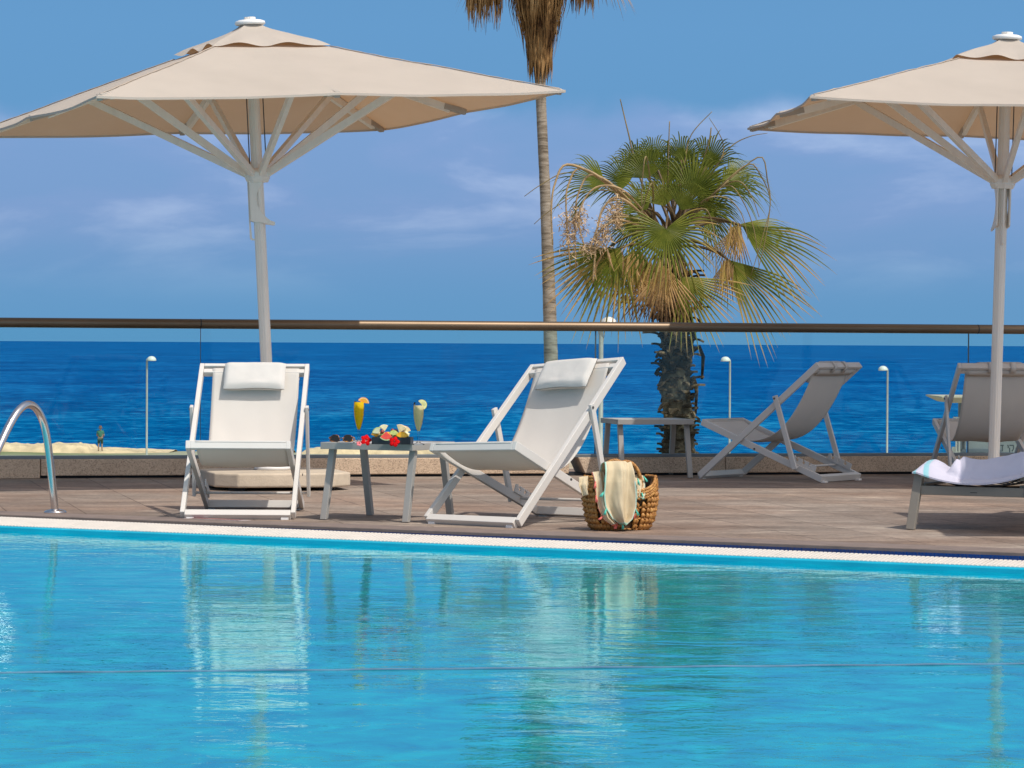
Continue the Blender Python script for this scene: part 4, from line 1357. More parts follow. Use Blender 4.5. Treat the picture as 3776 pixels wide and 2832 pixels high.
# ---------------------------------------------------------------- parasols
def parasol(label, base, lean, phi, S, zr, zc, zh, lever_ang, base_rot, slab_off):
    t = thing('parasol', label, 'parasol', base, 0, 'square beige parasols on the deck')
    a = V((lean[0], lean[1], 1)).normalized()
    x = (V((1, 0, 0)) - a * a.x).normalized(); y = a.cross(x)
    Lm = Matrix(((x.x, y.x, a.x, 0), (x.y, y.y, a.y, 0), (x.z, y.z, a.z, 0), (0, 0, 0, 1)))
    Lp = Lm @ Matrix.Rotation(phi, 4, 'Z')
    # concrete base
    mb = MB()
    h, cc = 0.43, 0.13
    oct_ = [(-h + cc, -h), (h - cc, -h), (h, -h + cc), (h, h - cc), (h - cc, h), (-h + cc, h), (-h, h - cc), (-h, -h + cc)]
    mb.prism(oct_, 0.088, Matrix.Translation(slab_off) @ Matrix.Rotation(base_rot, 4, 'Z') @ Matrix.Translation((0, 0, 0.066)))
    bs = mb.build('base_slab', M['concrete'], t, bevel=0.012, seg=3)
    for sx in (-1, 1):
        for sy in (-1, 1):
            p = Matrix.Translation(slab_off) @ Matrix.Rotation(base_rot, 4, 'Z') @ V((sx * 0.28, sy * 0.28, 0))
            mb = MB(); mb.box((p.x - 0.05, p.y - 0.05, 0.0), (p.x + 0.05, p.y + 0.05, 0.0215))
            mb.build('foot', M['dark'], bs)
    mb = MB(); mb.lathe([(0.115, 0.111), (0.115, 0.130), (0.100, 0.142), (0.0, 0.146)], n=28); mb.build('boss', M['white_plastic'], t)
    # pole: ribbed extrusion
    mb = MB()
    n = 48
    ol = []
    for k in range(n):
        g = 2 * PI * k / n
        r_ = 0.0355 * (1 + 0.05 * math.cos(4 * g)) - (0.0022 if k % 4 == 0 else 0)
        ol.append((r_ * math.cos(g), r_ * math.sin(g)))
    mb.prism(ol, zc - 0.04, Lp @ Matrix.Translation((0, 0, 0.12 + (zc - 0.04) / 2 - 0.06)))
    mb.build('pole', M['pole'], t)
    mb = MB(); mb.lathe([(0.0, 0.0), (0.088, 0.0), (0.097, 0.008), (0.095, 0.022), (0.075, 0.030), (0.0, 0.033)], n=28)
    mb.v = [tuple(Lp @ V((p[0], p[1], p[2] + zc - 0.030))) for p in mb.v]
    mb.build('cap', M['white_plastic'], t)
    # canopy
    ap = zc - 0.075
    h = S / 2

    ends = []
    for k in range(8):
        g = k * PI / 4
        ln = h if k % 2 == 0 else h * math.sqrt(2)
        ends.append((math.cos(g) * ln, math.sin(g) * ln))

    def can(k, tt_, m_):
        p, q = ends[k], ends[(k + 1) % 8]
        X, Y = (p[0] + (q[0] - p[0]) * tt_) * m_, (p[1] + (q[1] - p[1]) * tt_) * m_
        dip = math.sin(PI * tt_)
        z = ap + (zr - ap) * m_ - 0.026 * dip * m_ * (1 - 0.45 * m_) + 0.007 * mnoise.noise(V((X * 2, Y * 2, lean[0] * 40)))
        pull = 1 - 0.018 * dip * m_ ** 3
        return Lp @ V((X * pull, Y * pull, z))
    mb = MB()
    for k in range(8):
        mb.grid(lambda u, v, k=k: can(k, u, 0.04 + 0.96 * v), 16, 26)
        mb.grid(lambda u, v, k=k: V(can(k, u, 1.0)) + V((0, 0, -0.014 * v)), 16, 1)
    cp = mb.build('canopy', M['canopy'], t)
    for k in (1, 3, 5, 7):
        mb = MB(); mb.tube([V(can(k, 0.0, 0.26 + 0.72 * i / 30)) + V((0, 0, 0.004 + 0.004 * mnoise.noise(V((i * 0.6, k, 1))))) for i in range(31)], [0.007 + 0.004 * mnoise.noise(V((i * 0.9, k, 7))) for i in range(31)], 6, flat=0.5)
        mb.build('corner_seam', M['canopy_hem'], cp)
    fl = 0.262

    def vent(k, tt_, e):
        p, q = ends[k], ends[(k + 1) % 8]
        m_ = e * fl
        X, Y = (p[0] + (q[0] - p[0]) * tt_) * m_, (p[1] + (q[1] - p[1]) * tt_) * m_
        z = ap + 0.014 + (zr - ap) * m_ * 0.97 + 0.026 * math.sin(PI * e * 0.9) - 0.004
        ph = (k + tt_)
        z += 0.046 * math.exp(-(e - 0.12) * 6.5)
        z += 0.013 * e ** 4 * math.sin(ph * 7.1 + 1.3 * math.sin(ph * 1.57 + base[0])) + 0.012 * e ** 2 * mnoise.noise(V((X * 6, Y * 6, base[0])))
        return Lp @ V((X, Y, z))
    mb = MB()
    for k in range(8):
        mb.grid(lambda u, v, k=k: vent(k, u, 0.12 + 0.88 * v), 14, 14)
    mb.build('wind_vent', M['canopy'], cp)
    # ribs and struts
    mb = MB()
    hubz = ap - 0.03
    mb.lathe([(0.0, 0.0), (0.075, 0.0), (0.085, 0.02), (0.085, 0.05), (0.06, 0.07), (0.0, 0.07)], n=16)
    mb.v = [tuple(Lp @ V((p[0], p[1], p[2] + hubz - 0.07))) for p in mb.v]
    mb.build('top_hub', M['pole'], t)
    mb = MB()
    mb.lathe([(0.038, -0.045), (0.070, -0.045), (0.084, -0.018), (0.084, 0.018), (0.060, 0.040), (0.038, 0.04)], n=8, smooth=False, closed=True)
    mb.v = [tuple(Lp @ V((p[0], p[1], p[2] + zh))) for p in mb.v]
    mb.build('runner', M['pole'], t, bevel=0.003)
    for k in range(8):
        g = k * PI / 4
        dx, dy = math.cos(g), math.sin(g)
        ln = h if k % 2 == 0 else h * math.sqrt(2)
        f_ = 0.91
        def rp(f):
            return V((dx * ln * f, dy * ln * f, ap + (zr - ap) * f - 0.034))
        mb = MB(); mb.bar(Lp @ V((dx * 0.05, dy * 0.05, hubz - 0.035)), Lp @ rp(f_), 0.030, 0.048, Lp.to_3x3() @ V((0, 0, 1)))
        rb = mb.build('rib', M['pole'], t, bevel=0.002)
        mb = MB(); mb.bar(Lp @ (rp(f_ - 0.03) + V((0, 0, 0.004))), Lp @ (rp(0.985) + V((0, 0, 0.018))), 0.036, 0.040, Lp.to_3x3() @ V((0, 0, 1))); mb.build('rib_pocket', M['canopy'], rb, bevel=0.004)
        att_ = 0.56
        mb = MB(); mb.bar(Lp @ V((dx * 0.062, dy * 0.062, zh + 0.005)), Lp @ (rp(att_) - V((0, 0, 0.022))), 0.032, 0.044, Lp.to_3x3() @ V((0, 0, 1)))
        mb.build('strut', M['pole'], t, bevel=0.002)
    # opening lever under the runner
    mb = MB()
    prof = [(-0.056, -0.02)]
    prof += [(-0.056, -0.285), (-0.052, -0.375), (-0.036, -0.382), (-0.036, -0.390), (-0.058, -0.388), (-0.066, -0.375), (-0.066, -0.02)]
    ml = Lm @ Matrix.Rotation(lever_ang, 4, 'Z') @ Matrix.Translation((0, 0, zh - 0.02)) @ Matrix.Rotation(PI / 2, 4, 'X')
    mb.prism(prof, 0.012, ml)
    arc = [(-0.058, 0.0), (0.026, 0.0)]
    for i in range(13):
        q = i / 12
        arc.append((0.026 - 0.050 * math.sin(PI * q) ** 0.8 + 0.040 * q * q, -0.02 - 0.235 * q))
    arc += [(0.094, -0.265), (0.094, -0.285), (0.04, -0.275), (0.0, -0.262), (-0.03, -0.262), (-0.058, -0.25)]
    for s in (-1, 1):
        m2 = Lm @ Matrix.Rotation(lever_ang, 4, 'Z') @ Matrix.Translation((0, 0, zh - 0.035)) @ Matrix.Rotation(PI / 2, 4, 'X') @ Matrix.Translation((0, 0, s * 0.042))
        mb.prism(arc, 0.008, m2)
    mb.build('lever', M['pole'], t)
    # cord beside the pole
    for s in (-1, 1):
        mb = MB(); mb.tube([Lp @ V((s * 0.055, -0.02, zh + 0.03)), Lp @ V((s * 0.055, -0.02, hubz - 0.07))], 0.004, 6)
        mb.build('cord', M['bolt'], t)
    return t


parasol('large beige square parasol leaning left behind the facing deck chair', (-1.515, 19.75, 0), (-0.052, -0.003), 0.425, 2.96, 2.365, 2.955, 1.975, 0.15, 0.25, (0.02, -0.12, 0))
parasol('large beige square parasol cut by the right edge of the photo', (3.14, 20.33, 0), (0.024, -0.003), 0.050, 2.99, 2.385, 2.94, 1.985, 1.65, 0.1, (0, 0, 0))

parasol('unseen beige square parasol added beyond the right edge to shade the sun lounger end', (4.16, 14.98, 0), (0.0, 0.0), 0.0, 2.10, 2.365, 2.955, 1.975, 0.15, 0.25, (0, 0, 0))  # added parasol out of view, placed to shade the lounger and towel

# ---------------------------------------------------------------- sun lounger with towel
LO = on(3358, 1953.7, 0.0)
LA = math.atan2(-0.27, 0.53)
t = thing('sun_lounger', 'taupe metal sun lounger with black webbing at the right edge', 'sun lounger', LO, LA)
LWd, LLn, LZ = 0.62, 1.95, 0.285
nleg = 0
for sx, sy in ((0, 0), (1, 0), (0, 1), (1, 1)):
    mb = MB()
    x0_ = sx * LWd
    inx = 0.028 if sx == 0 else -0.028
    y0_ = sy * LLn
    mb.bar((x0_, y0_, 0.0), (x0_ + inx, y0_ + (0.05 if sy == 0 else -0.05), LZ), 0.045, 0.030, (0, 1, 0))
    mb.v = [(x, y, max(0.001, z)) for x, y, z in mb.v]
    mb.build('leg', M['lounger'], t, bevel=0.003)
mb = MB()
mb.bar((0.028, 0.040, 0.198), (LWd - 0.028, 0.040, 0.198), 0.022, 0.046)
mb.bar((0.028, LLn - 0.04, 0.198), (LWd - 0.028, LLn - 0.04, 0.198), 0.022, 0.046)
for x0_ in (0.052, LWd - 0.052):
    mb.bar((x0_, 0.03, LZ - 0.012), (x0_, LLn - 0.03, LZ - 0.012), 0.030, 0.034)
    mb.bar((x0_ - 0.01, 0.055, 0.226), (x0_ - 0.01, LLn - 0.05, 0.226), 0.030, 0.012)
mb.build('frame', M['lounger'], t, bevel=0.003)
mb = MB()
for k in range(15):
    y0_ = 0.075 + k * 0.128
    dirn = 0.10 if k % 2 else -0.10

    def st(u, v, y0_=y0_, dirn=dirn):
        x_ = 0.066 + (LWd - 0.132) * u
        sag = 0.058 * (4 * u * (1 - u)) + 0.004
        return V((x_, y0_ + dirn * (u - 0.5) + 0.060 * v, LZ - 0.012 - sag))
    mb.grid(st, 18, 2)
mb.build('webbing', M['strap'], t, solid=0.003)
mb = MB(); mb.box((0.30, 0.0275, 0.191), (0.335, 0.0295, 0.194)); mb.build('badge', M['dark'], t)

# rolled towel
tw, tt, tb = mat('white_towel')
n_ = noise_tex(tt, 170, 3, 0.6)
sp = N(tt, 'ShaderNodeSeparateXYZ'); tcx = N(tt, 'ShaderNodeTexCoord'); L(tt, tcx, 'Object', sp, 0)
yx = N(tt, 'ShaderNodeMath', operation='MULTIPLY_ADD', in_1=0.35); L(tt, sp, 2, yx, 0); L(tt, sp, 0, yx, 2)
s1 = ramp(tt, [(0.0, (0.56, 0.53, 0.62)), (0.30, (0.56, 0.53, 0.62)), (0.33, (0.24, 0.52, 0.58)), (0.40, (0.24, 0.52, 0.58)), (0.43, (0.56, 0.53, 0.62)), (0.62, (0.56, 0.53, 0.62)), (0.65, (0.24, 0.52, 0.58)), (0.78, (0.30, 0.55, 0.60)), (0.81, (0.56, 0.53, 0.62)), (1.0, (0.56, 0.53, 0.62))])
s1.color_ramp.interpolation = 'LINEAR'
mr = N(tt, 'ShaderNodeMapRange', in_1=0.06, in_2=0.22); L(tt, yx, 0, mr, 0); L(tt, mr, 0, s1, 0)
L(tt, s1, 0, tb, 'Base Color'); tb.inputs['Roughness'].default_value = 0.95; tb.inputs['Sheen Weight'].default_value = 0.3
bp = N(tt, 'ShaderNodeBump'); bp.inputs['Strength'].default_value = 0.5; bp.inputs['Distance'].default_value = 0.004
L(tt, n_, 0, bp, 'Height'); L(tt, bp, 0, tb, 'Normal')


def towel_top(u, v):
    x_ = 0.005 + 0.66 * u
    y_ = 0.02 + 0.42 * v
    edge = min(1, min(u, 1 - u) / 0.05) ** 0.5 * min(1, min(v, 1 - v) / 0.10) ** 0.5
    uu = min(1, max(0, (x_ - 0.03) / (LWd - 0.06)))
    sag = 0.050 * 4 * uu * (1 - uu)
    lump1 = 0.058 * math.exp(-((x_ - 0.075) / 0.075) ** 2) * math.exp(-((y_ - 0.17) / 0.15) ** 2)
    r0 = max(0, 1 - ((y_ - 0.22 - 0.05 * (x_ - 0.3)) / 0.145) ** 2) ** 0.5
    rin = min(1, max(0, (x_ - 0.135) / 0.06)) * min(1, max(0, (0.60 - x_) / 0.06))
    rin = rin * rin * (3 - 2 * rin)
    roll = 0.108 * r0 * rin * (1 + 0.10 * math.sin(x_ * 16 + 0.4))
    crease = 0.007 * mnoise.noise(V((x_ * 8, y_ * 7, 2))) + 0.003 * mnoise.noise(V((x_ * 30, y_ * 20, 5)))
    fold = -0.016 * math.exp(-((x_ - 0.215 - 0.35 * (0.12 - y_)) / 0.012) ** 2) * rin
    z_ = LZ + 0.004 - sag + (0.014 + max(lump1, roll) + crease + fold) * edge
    return V((x_, y_ - 0.02 * (1 - edge), z_))


def towel_bot(u, v):
    p = towel_top(u, v)
    uu = min(1, max(0, (p.x - 0.03) / (LWd - 0.06)))
    return V((p.x, p.y, LZ - 0.004 - 0.050 * 4 * uu * (1 - uu)))


mb = MB(); mb.grid(towel_top, 110, 70); mb.grid(towel_bot, 110, 70)
for sgn in (0, 1):
    mb.grid(lambda u, v, sgn=sgn: towel_top(u, sgn).lerp(towel_bot(u, sgn), v), 110, 2)
    mb.grid(lambda u, v, sgn=sgn: towel_top(sgn, u).lerp(towel_bot(sgn, u), v), 70, 2)
o = mb.build('towel', tw)
o.location = LO; o.rotation_euler = (0, 0, LA)
tag(o, 'rolled white towel with turquoise stripes lying on the sun lounger', 'towel')


# ---------------------------------------------------------------- palms
def fan_leaf(mb, hub, d, nrm, Rl, rng, nseg=34, spread=3.6, droop=0.25, dry=0.0, fused=0.42, tipdroop=0.5, cup=0.15, drybase=0.0):
    d = V(d).normalized(); nrm = V(nrm); nrm = (nrm - d * nrm.dot(d)).normalized(); sd = nrm.cross(d)
    steps = 9
    dth = spread / nseg
    for i in range(nseg):
        th = -spread / 2 + dth * (i + 0.5)
        l_ = Rl * (0.72 + 0.28 * math.cos(th * 0.5)) * rng.uniform(0.88, 1.08)
        dr = (d * math.cos(th) + sd * math.sin(th))
        lat = (sd * math.cos(th) - d * math.sin(th))
        hang = rng.uniform(0.5, 1.5)
        tw = rng.uniform(-0.3, 0.3)
        dseg = min(1.0, max(0.0, dry + rng.uniform(-0.25, 0.25) * (1 if dry > 0.03 else 0.2)))
        vs_, at_ = [], []
        for k in range(steps + 1):
            s = k / steps
            p = hub + dr * (l_ * s) + nrm * (cup * l_ * s * s * 0.6)
            p.z -= droop * l_ * s ** 2 + tipdroop * hang * l_ * 0.45 * max(0, s - 0.55) ** 1.6 / 0.28
            if s > 0.6:
                p += dr * (-0.25 * l_ * tipdroop * hang * (s - 0.6) ** 2)
            hwid = min(s + 0.03, max(fused, 0.40)) * l_ * dth * 0.50 * (1 - max(0, (s - 0.52) / 0.48) ** 1.4 * 0.95) * (1.0 if s < fused else 0.86)
            up = nrm * (hwid * (1.05 if i % 2 else 0.75))
            ll = (lat * math.cos(tw) + nrm * math.sin(tw)) if s > fused else lat
            vs_ += [p - ll * hwid - up * 0.4, p + up * 0.4, p + ll * hwid - up * 0.4]
            a = drybase + dseg * (0.35 + 0.9 * max(0, s - 0.35) / 0.65) + (0.25 * max(0, s - 0.86) / 0.14)
            at_ += [min(1, a)] * 3
        fs_ = []
        for k in range(steps):
            o = k * 3
            fs_ += [(o, o + 1, o + 4, o + 3), (o + 1, o + 2, o + 5, o + 4)]
        mb.add(vs_, fs_, 0, at_)


def arc(p0, p1, sagv, n=14):
    p0, p1 = V(p0), V(p1)
    return [p0.lerp(p1, i / n) + V(sagv) * (4 * (i / n) * (1 - i / n)) for i in range(n + 1)]


# --- the fan palm just beyond the glass
PD = 45.0
PX = PD / F_PX            # metres per photograph pixel at that distance


def pp(cx, cy, dd=0.0):
    """crop coordinates of the crown study (2000..3050 x 350..1200 at 1.951 px) -> world."""
    return at(2000 + cx * 0.5125, 350 + cy * 0.5125, PD + dd)


palm = thing('fan_palm', 'bushy green fan palm with rough dark trunk rising behind the glass balustrade', 'palm tree', (at(2500, 1700, PD).x, PD, gz(PD)), 0)
pb = V(palm.location)


def loc(p):
    return V(p) - pb


heart = pp(930, 1010)
rng = random.Random(21)
tr_pts, tr_r = [], []
tb_, tt_p = at(2505, 1720, PD), heart
for i in range(24):
    f = i / 23
    z = pb.z + (heart.z - 0.3 - pb.z) * f
    x = at(2512, 1700, PD).x * (1 - f) + at(2478, 900, PD).x * f + 0.02 * math.sin(i)
    tr_pts.append(loc((x, PD, z)))
    tr_r.append(0.225 + 0.05 * math.exp(-f * 8) + 0.012 * rng.uniform(-1, 1) - 0.02 * f)
mb = MB(); mb.tube(tr_pts, tr_r, 22); mb.build('trunk', M['trunk_rough'], palm)
# persistent leaf bases up the trunk
mb = MB()
rng = random.Random(5)
ztop = heart.z - pb.z
zlow = at(0, 1700, PD).z - pb.z
for k in range(190):
    f = k / 190
    g = k * 2.39996
    z = zlow - 0.2 + (ztop - 0.5 - zlow + 0.2) * f
    fx = (z) / ztop
    cx = tr_pts[min(23, int(fx * 23))].x
    r0 = 0.205
    c = V((cx + math.cos(g) * r0, math.sin(g) * r0, z))
    out = V((math.cos(g), math.sin(g), 0)); tan = V((-math.sin(g), math.cos(g), 0))
    ln = rng.uniform(0.10, 0.40) * (0.40 + 0.80 * f); wdt = rng.uniform(0.06, 0.14)
    g += rng.uniform(-0.5, 0.5); z += rng.uniform(-0.08, 0.08)
    curl = rng.uniform(-0.7, 0.35); rng_out = rng.uniform(0.10, 0.80)
    vs_ = []
    for s_ in range(5):
        q = s_ / 4
        p = c + V((0, 0, 1)) * (ln * q * (0.75 - 0.9 * q * (0.5 + max(0, -curl)))) + out * (0.05 * q + ln * rng_out * q * q + 0.06 * curl * q)
        hw = wdt * (1 - 0.75 * q ** 1.5) * (0.9 if s_ < 4 else 0.5)
        vs_ += [p - tan * hw, p + out * 0.02 * (1 - q), p + tan * hw]
    fs_ = []
    for s_ in range(4):
        o = s_ * 3
        fs_ += [(o, o + 1, o + 4, o + 3), (o + 1, o + 2, o + 5, o + 4)]
    mb.add(vs_, fs_)
for k in range(7):
    g = rng.uniform(0, 6.28); z = zlow + (ztop - zlow) * rng.uniform(0.25, 0.8)
    c = V((tr_pts[12].x + math.cos(g) * 0.3, math.sin(g) * 0.3, z)); out = V((math.cos(g), math.sin(g), 0))
    mb.tube([c, c + out * 0.12 + V((0, 0, 0.06)), c + out * 0.19 + V((0, 0, -0.08)), c + out * 0.17 + V((0, 0, -0.4))], [0.018, 0.016, 0.013, 0.006], 6)
mb.build('leaf_bases', M['boot'], palm, solid=0.03)

mb = MB(); mp_pet = MB()
rng = random.Random(7)
CAMV = V((0, -1, 0))
# (hub crop xy, depth, direction in the picture, tilt of the blade, radius in crop px, spread, droop, dry, tip droop)
fronds = [
    # green upper leaves
    ((455, 640), -0.5, (-0.85, 0.30), (0.35, -0.72, 0.60), 400, 2.2, 0.12, 0.0, 0.6),
    ((690, 520), 0.5, (-0.15, 1.0), (0.1, -1.0, 0.25), 290, 2.4, 0.05, 0.02, 1.0),
    ((760, 600), -0.2, (-0.30, 0.95), (-0.25, -0.9, 0.3), 310, 2.4, 0.05, 0.02, 0.9),
    ((900, 640), 0.6, (-0.05, 1.0), (0.0, -1.0, 0.3), 400, 2.2, 0.05, 0.03, 0.95),
    ((985, 640), 0.9, (0.20, 0.98), (0.0, -1.0, 0.2), 380, 2.0, 0.05, 0.03, 0.95),
    ((1070, 715), -0.6, (0.52, 0.85), (-0.55, -0.62, -0.45), 400, 2.7, 0.02, 0.0, 0.4),
    ((1090, 690), 0.4, (0.55, 0.80), (-0.3, -0.9, 0.35), 400, 1.8, 0.06, 0.02, 0.8),
    ((1290, 650), -0.1, (0.90, 0.30), (-0.25, -0.60, 0.75), 390, 2.4, 0.14, 0.03, 0.7),
    ((1330, 600), 0.7, (0.86, 0.45), (-0.3, -0.7, 0.6), 300, 2.4, 0.15, 0.05, 0.5),
    ((620, 640), 0.9, (-0.70, 0.60), (0.3, -0.8, 0.4), 330, 2.8, 0.1, 0.0, 0.4),
    # dense middle of the crown
    ((880, 800), -0.7, (-0.25, 0.95), (0.10, -0.92, 0.30), 300, 2.2, 0.05, 0.0, 0.8),
    ((1000, 830), -0.8, (0.35, 0.92), (-0.10, -0.92, 0.25), 310, 2.0, 0.05, 0.0, 0.8),
    ((760, 820), -0.5, (-0.70, 0.60), (0.25, -0.85, 0.4), 350, 2.1, 0.10, 0.0, 0.7),
    ((1120, 800), -0.6, (0.75, 0.55), (-0.25, -0.85, 0.4), 350, 2.1, 0.10, 0.0, 0.7),
        ((800, 480), 0.2, (-0.25, 1.0), (0.1, -0.95, 0.2), 260, 2.4, 0.05, 0.03, 1.0),
    ((1000, 470), 0.3, (0.15, 1.0), (0.0, -0.95, 0.2), 265, 2.5, 0.05, 0.03, 1.0),
    ((1180, 520), 0.4, (0.45, 0.9), (-0.2, -0.9, 0.3), 340, 1.8, 0.06, 0.0, 0.8),
    # back filling leaves
    ((800, 850), 1.2, (-0.75, 0.10), (0.2, -0.8, 0.6), 360, 2.4, 0.35, 0.0, 0.6),
    ((1060, 860), 1.2, (0.75, 0.10), (-0.2, -0.8, 0.6), 350, 2.4, 0.35, 0.0, 0.6),
    ((930, 760), 1.4, (0.0, 1.0), (0, -1, 0.1), 330, 2.6, 0.1, 0.0, 0.6),
    ((700, 900), 0.7, (-0.8, -0.5), (0.2, -0.8, 0.6), 300, 2.6, 0.3, 0.02, 0.5),
    ((1180, 830), 0.9, (0.6, -0.3), (-0.2, -0.85, 0.5), 280, 2.6, 0.45, 0.05, 0.6),
    # lower leaves going yellow at the tips
    ((890, 965), -1.6, (0.05, -1.0), (0.0, -0.93, 0.36), 390, 4.5, 0.04, 0.18, 0.35),
    ((560, 1105), -0.8, (-0.62, -0.78), (0.2, -0.85, 0.5), 590, 1.9, 0.05, 0.42, 0.20),
    ((500, 1120), 0.3, (-0.85, -0.42), (0.2, -0.8, 0.55), 430, 1.6, 0.12, 0.10, 0.25),
    ((700, 1110), -0.5, (-0.30, -0.95), (0.15, -0.9, 0.3), 450, 1.7, 0.02, 0.48, 0.2),
    ((1440, 945), -0.4, (0.80, -0.50), (-0.1, -0.80, 0.58), 610, 1.25, 0.03, 0.26, 0.30),
    ((1420, 930), 0.2, (0.95, -0.12), (-0.1, -0.7, 0.7), 440, 1.1, 0.16, 0.10, 0.35),
    ((1335, 1185), -0.4, (0.68, -0.72), (-0.15, -0.85, 0.5), 640, 1.15, 0.02, 0.40, 0.22),
    ((1330, 1180), -0.2, (-0.10, -1.0), (0, -1, 0.1), 330, 1.1, 0.0, 0.62, 0.1),
    ((1405, 935), 0.0, (-0.22, -0.97), (0, -1, 0.1), 330, 1.2, 0.0, 0.70, 0.1),
    ((1010, 1310), -0.9, (0.60, -0.80), (-0.1, -0.92, 0.36), 470, 1.8, 0.0, 0.36, 0.15),
    # dead leaves hanging against the trunk
    ((875, 1225), -1.1, (0.05, -1.0), (0.0, -1.0, 0.1), 430, 1.5, 0.0, 0.72, 0.0),
    ((660, 1170), -0.1, (-0.12, -1.0), (0.1, -1.0, 0.0), 420, 1.5, 0.0, 0.80, 0.0),
    ((770, 1200), 0.2, (-0.05, -1.0), (0.0, -1.0, 0.0), 440, 1.3, 0.0, 0.98, 0.0),
    ((980, 1230), 0.0, (0.12, -1.0), (0.0, -1.0, 0.0), 400, 1.4, 0.0, 0.95, 0.0),
    ((440, 1130), 0.4, (-0.35, -0.9), (0.1, -0.9, 0.4), 360, 1.7, 0.05, 0.85, 0.1),
    ((850, 1290), -0.8, (-0.30, -0.95), (0.0, -1.0, 0.1), 360, 1.5, 0.0, 0.85, 0.0),
]
for (hx, hy), dd, (dx, dy), nr, rad, spr, drp, dry, tipd in fronds:
    hub = loc(pp(hx, hy, dd))
    fan_leaf(mb, hub, V((dx, 0.15 * rng.uniform(-1, 1), dy)), V(nr), rad * 1.10 * 0.5125 * PX, rng, nseg=int(9 + spr * 7), spread=spr, droop=drp, dry=dry, tipdroop=tipd, fused=0.33 if dry < 0.5 else 0.12, drybase=0.0 if dry < 0.5 else 0.30)
    hl = loc(heart) + V((rng.uniform(-.12, .12), rng.uniform(-.12, .12), rng.uniform(-0.35, 0.1)))
    bow = V((0, 0, 0.12 * (hub - hl).length))
    mp_pet.tube(arc(hl, hub, bow, 8), [0.030 - 0.0018 * i for i in range(9)], 6)
# dry strips hanging under the crown and from the broken leaves on the right
for (cx, cy, sx, sy, n, l0, l1) in ((880, 1230, 80, 60, 56, 150, 340), (640, 1160, 80, 50, 26, 130, 300), (760, 1180, 110, 50, 20, 130, 300), (1390, 950, 45, 40, 40, 120, 260), (1330, 1200, 45, 40, 34, 110, 260), (990, 1190, 70, 40, 12, 130, 300), (450, 1120, 60, 40, 12, 110, 250)):
    for k in range(n):
        c = loc(pp(cx + rng.gauss(0, 0.5) * sx, cy + rng.gauss(0, 0.5) * sy, rng.uniform(-1.2, -0.2)))
        ln = rng.uniform(l0, l1) * 0.5125 * PX
        dv = V((rng.gauss(0, 0.16), rng.gauss(0, 0.16), -1)).normalized()
        sdv = dv.cross(V((rng.gauss(0, 1), rng.gauss(0, 1), 0))).normalized() * rng.uniform(0.008, 0.018)
        kx, ky = rng.gauss(0, 0.10), rng.gauss(0, 0.10)
        tone = rng.uniform(0.25, 0.85)
        vs_ = []
        for s_ in range(6):
            q = s_ / 5
            p = c + dv * (ln * q) + V((kx, ky, 0)) * (ln * math.sin(q * 2.6))
            w_ = (0.5 + 0.5 * min(1, 3 * q)) * (1 - 0.85 * q ** 2.5)
            vs_ += [p - sdv * w_, p + sdv.cross(dv) * 0.4 * w_, p + sdv * w_]
        fs_ = []
        for s_ in range(5):
            o = s_ * 3
            fs_ += [(o, o + 1, o + 4, o + 3), (o + 1, o + 2, o + 5, o + 4)]
        mb.add(vs_, fs_, 0, [tone] * len(vs_))
mb.build('crown', M['leaf'], palm)
mp_pet.build('leaf_stalks', M['petiole'], palm)

# arching flower stalks, most of them dry
st = MB(); tf = MB(); sd_ = MB()
rng = random.Random(12)


def stalk(pts, r0=0.015, r1=0.006, to=None):
    w3 = [loc(pp(x, y, d + (0.5 if i_ == 0 else 0.0))) for i_, (x, y, d) in enumerate(pts)]
    n = 26
    sm = []
    for i in range(n):
        f = i / (n - 1) * (len(w3) - 1); k = min(int(f), len(w3) - 2); u = f - k
        g = lambda j: w3[max(0, min(len(w3) - 1, j))]
        a, b, c, d = g(k - 1), g(k), g(k + 1), g(k + 2)
        sm.append((b * 2 + (c - a) * u + (a * 2 - b * 5 + c * 4 - d) * u * u + (b * 3 - a - c * 3 + d) * u ** 3) * 0.5)
    (to or st).tube(sm, [r0 + (r1 - r0) * i / (n - 1) for i in range(n)], 6)
    return sm


stalk([(860, 1000, 0), (690, 560, .3), (620, 280, .3), (560, 30, .3)], 0.02, 0.008, sd_)
stalk([(940, 900, 0), (1020, 500, .3), (1070, 290, .3), (1220, 120, .3)], 0.014, 0.006, sd_)
stalk([(960, 900, 0), (1250, 520, .3), (1300, 350, .3), (1200, 165, .3)], 0.014, 0.004, sd_)
stalk([(980, 900, 0), (1230, 540, .3), (1360, 370, .3), (1490, 300, .3), (1620, 275, .3)], 0.014, 0.004, sd_)
stalk([(1000, 900, 0), (1180, 400, .2), (1215, 235, .2)], 0.014, 0.010, sd_)
stalk([(900, 900, 0), (905, 500, .2), (915, 190, .2)], 0.012, 0.008, sd_)
L1 = stalk([(800, 950, -.3), (440, 620, -.8), (180, 500, -.9), (90, 640, -.9), (65, 820, -.9), (75, 1080, -.9)], 0.022, 0.010)
L2 = stalk([(800, 950, -.3), (480, 640, -.9), (270, 530, -.9), (190, 640, -.9), (170, 800, -.9), (200, 1240, -.9)], 0.020, 0.010)
L3 = stalk([(800, 950, -.3), (520, 660, -.9), (350, 575, -.9), (270, 680, -.9), (235, 860, -.9), (240, 1250, -.9)], 0.020, 0.010)
L4 = stalk([(820, 960, -.4), (600, 700, -1), (420, 655, -1), (310, 740, -1), (260, 900, -1), (300, 1080, -1)], 0.018, 0.010)
L5 = stalk([(820, 980, -.5), (640, 790, -1.1), (520, 740, -1.1), (430, 830, -1.1), (395, 960, -1.1), (340, 1110, -1.1)], 0.02, 0.016)
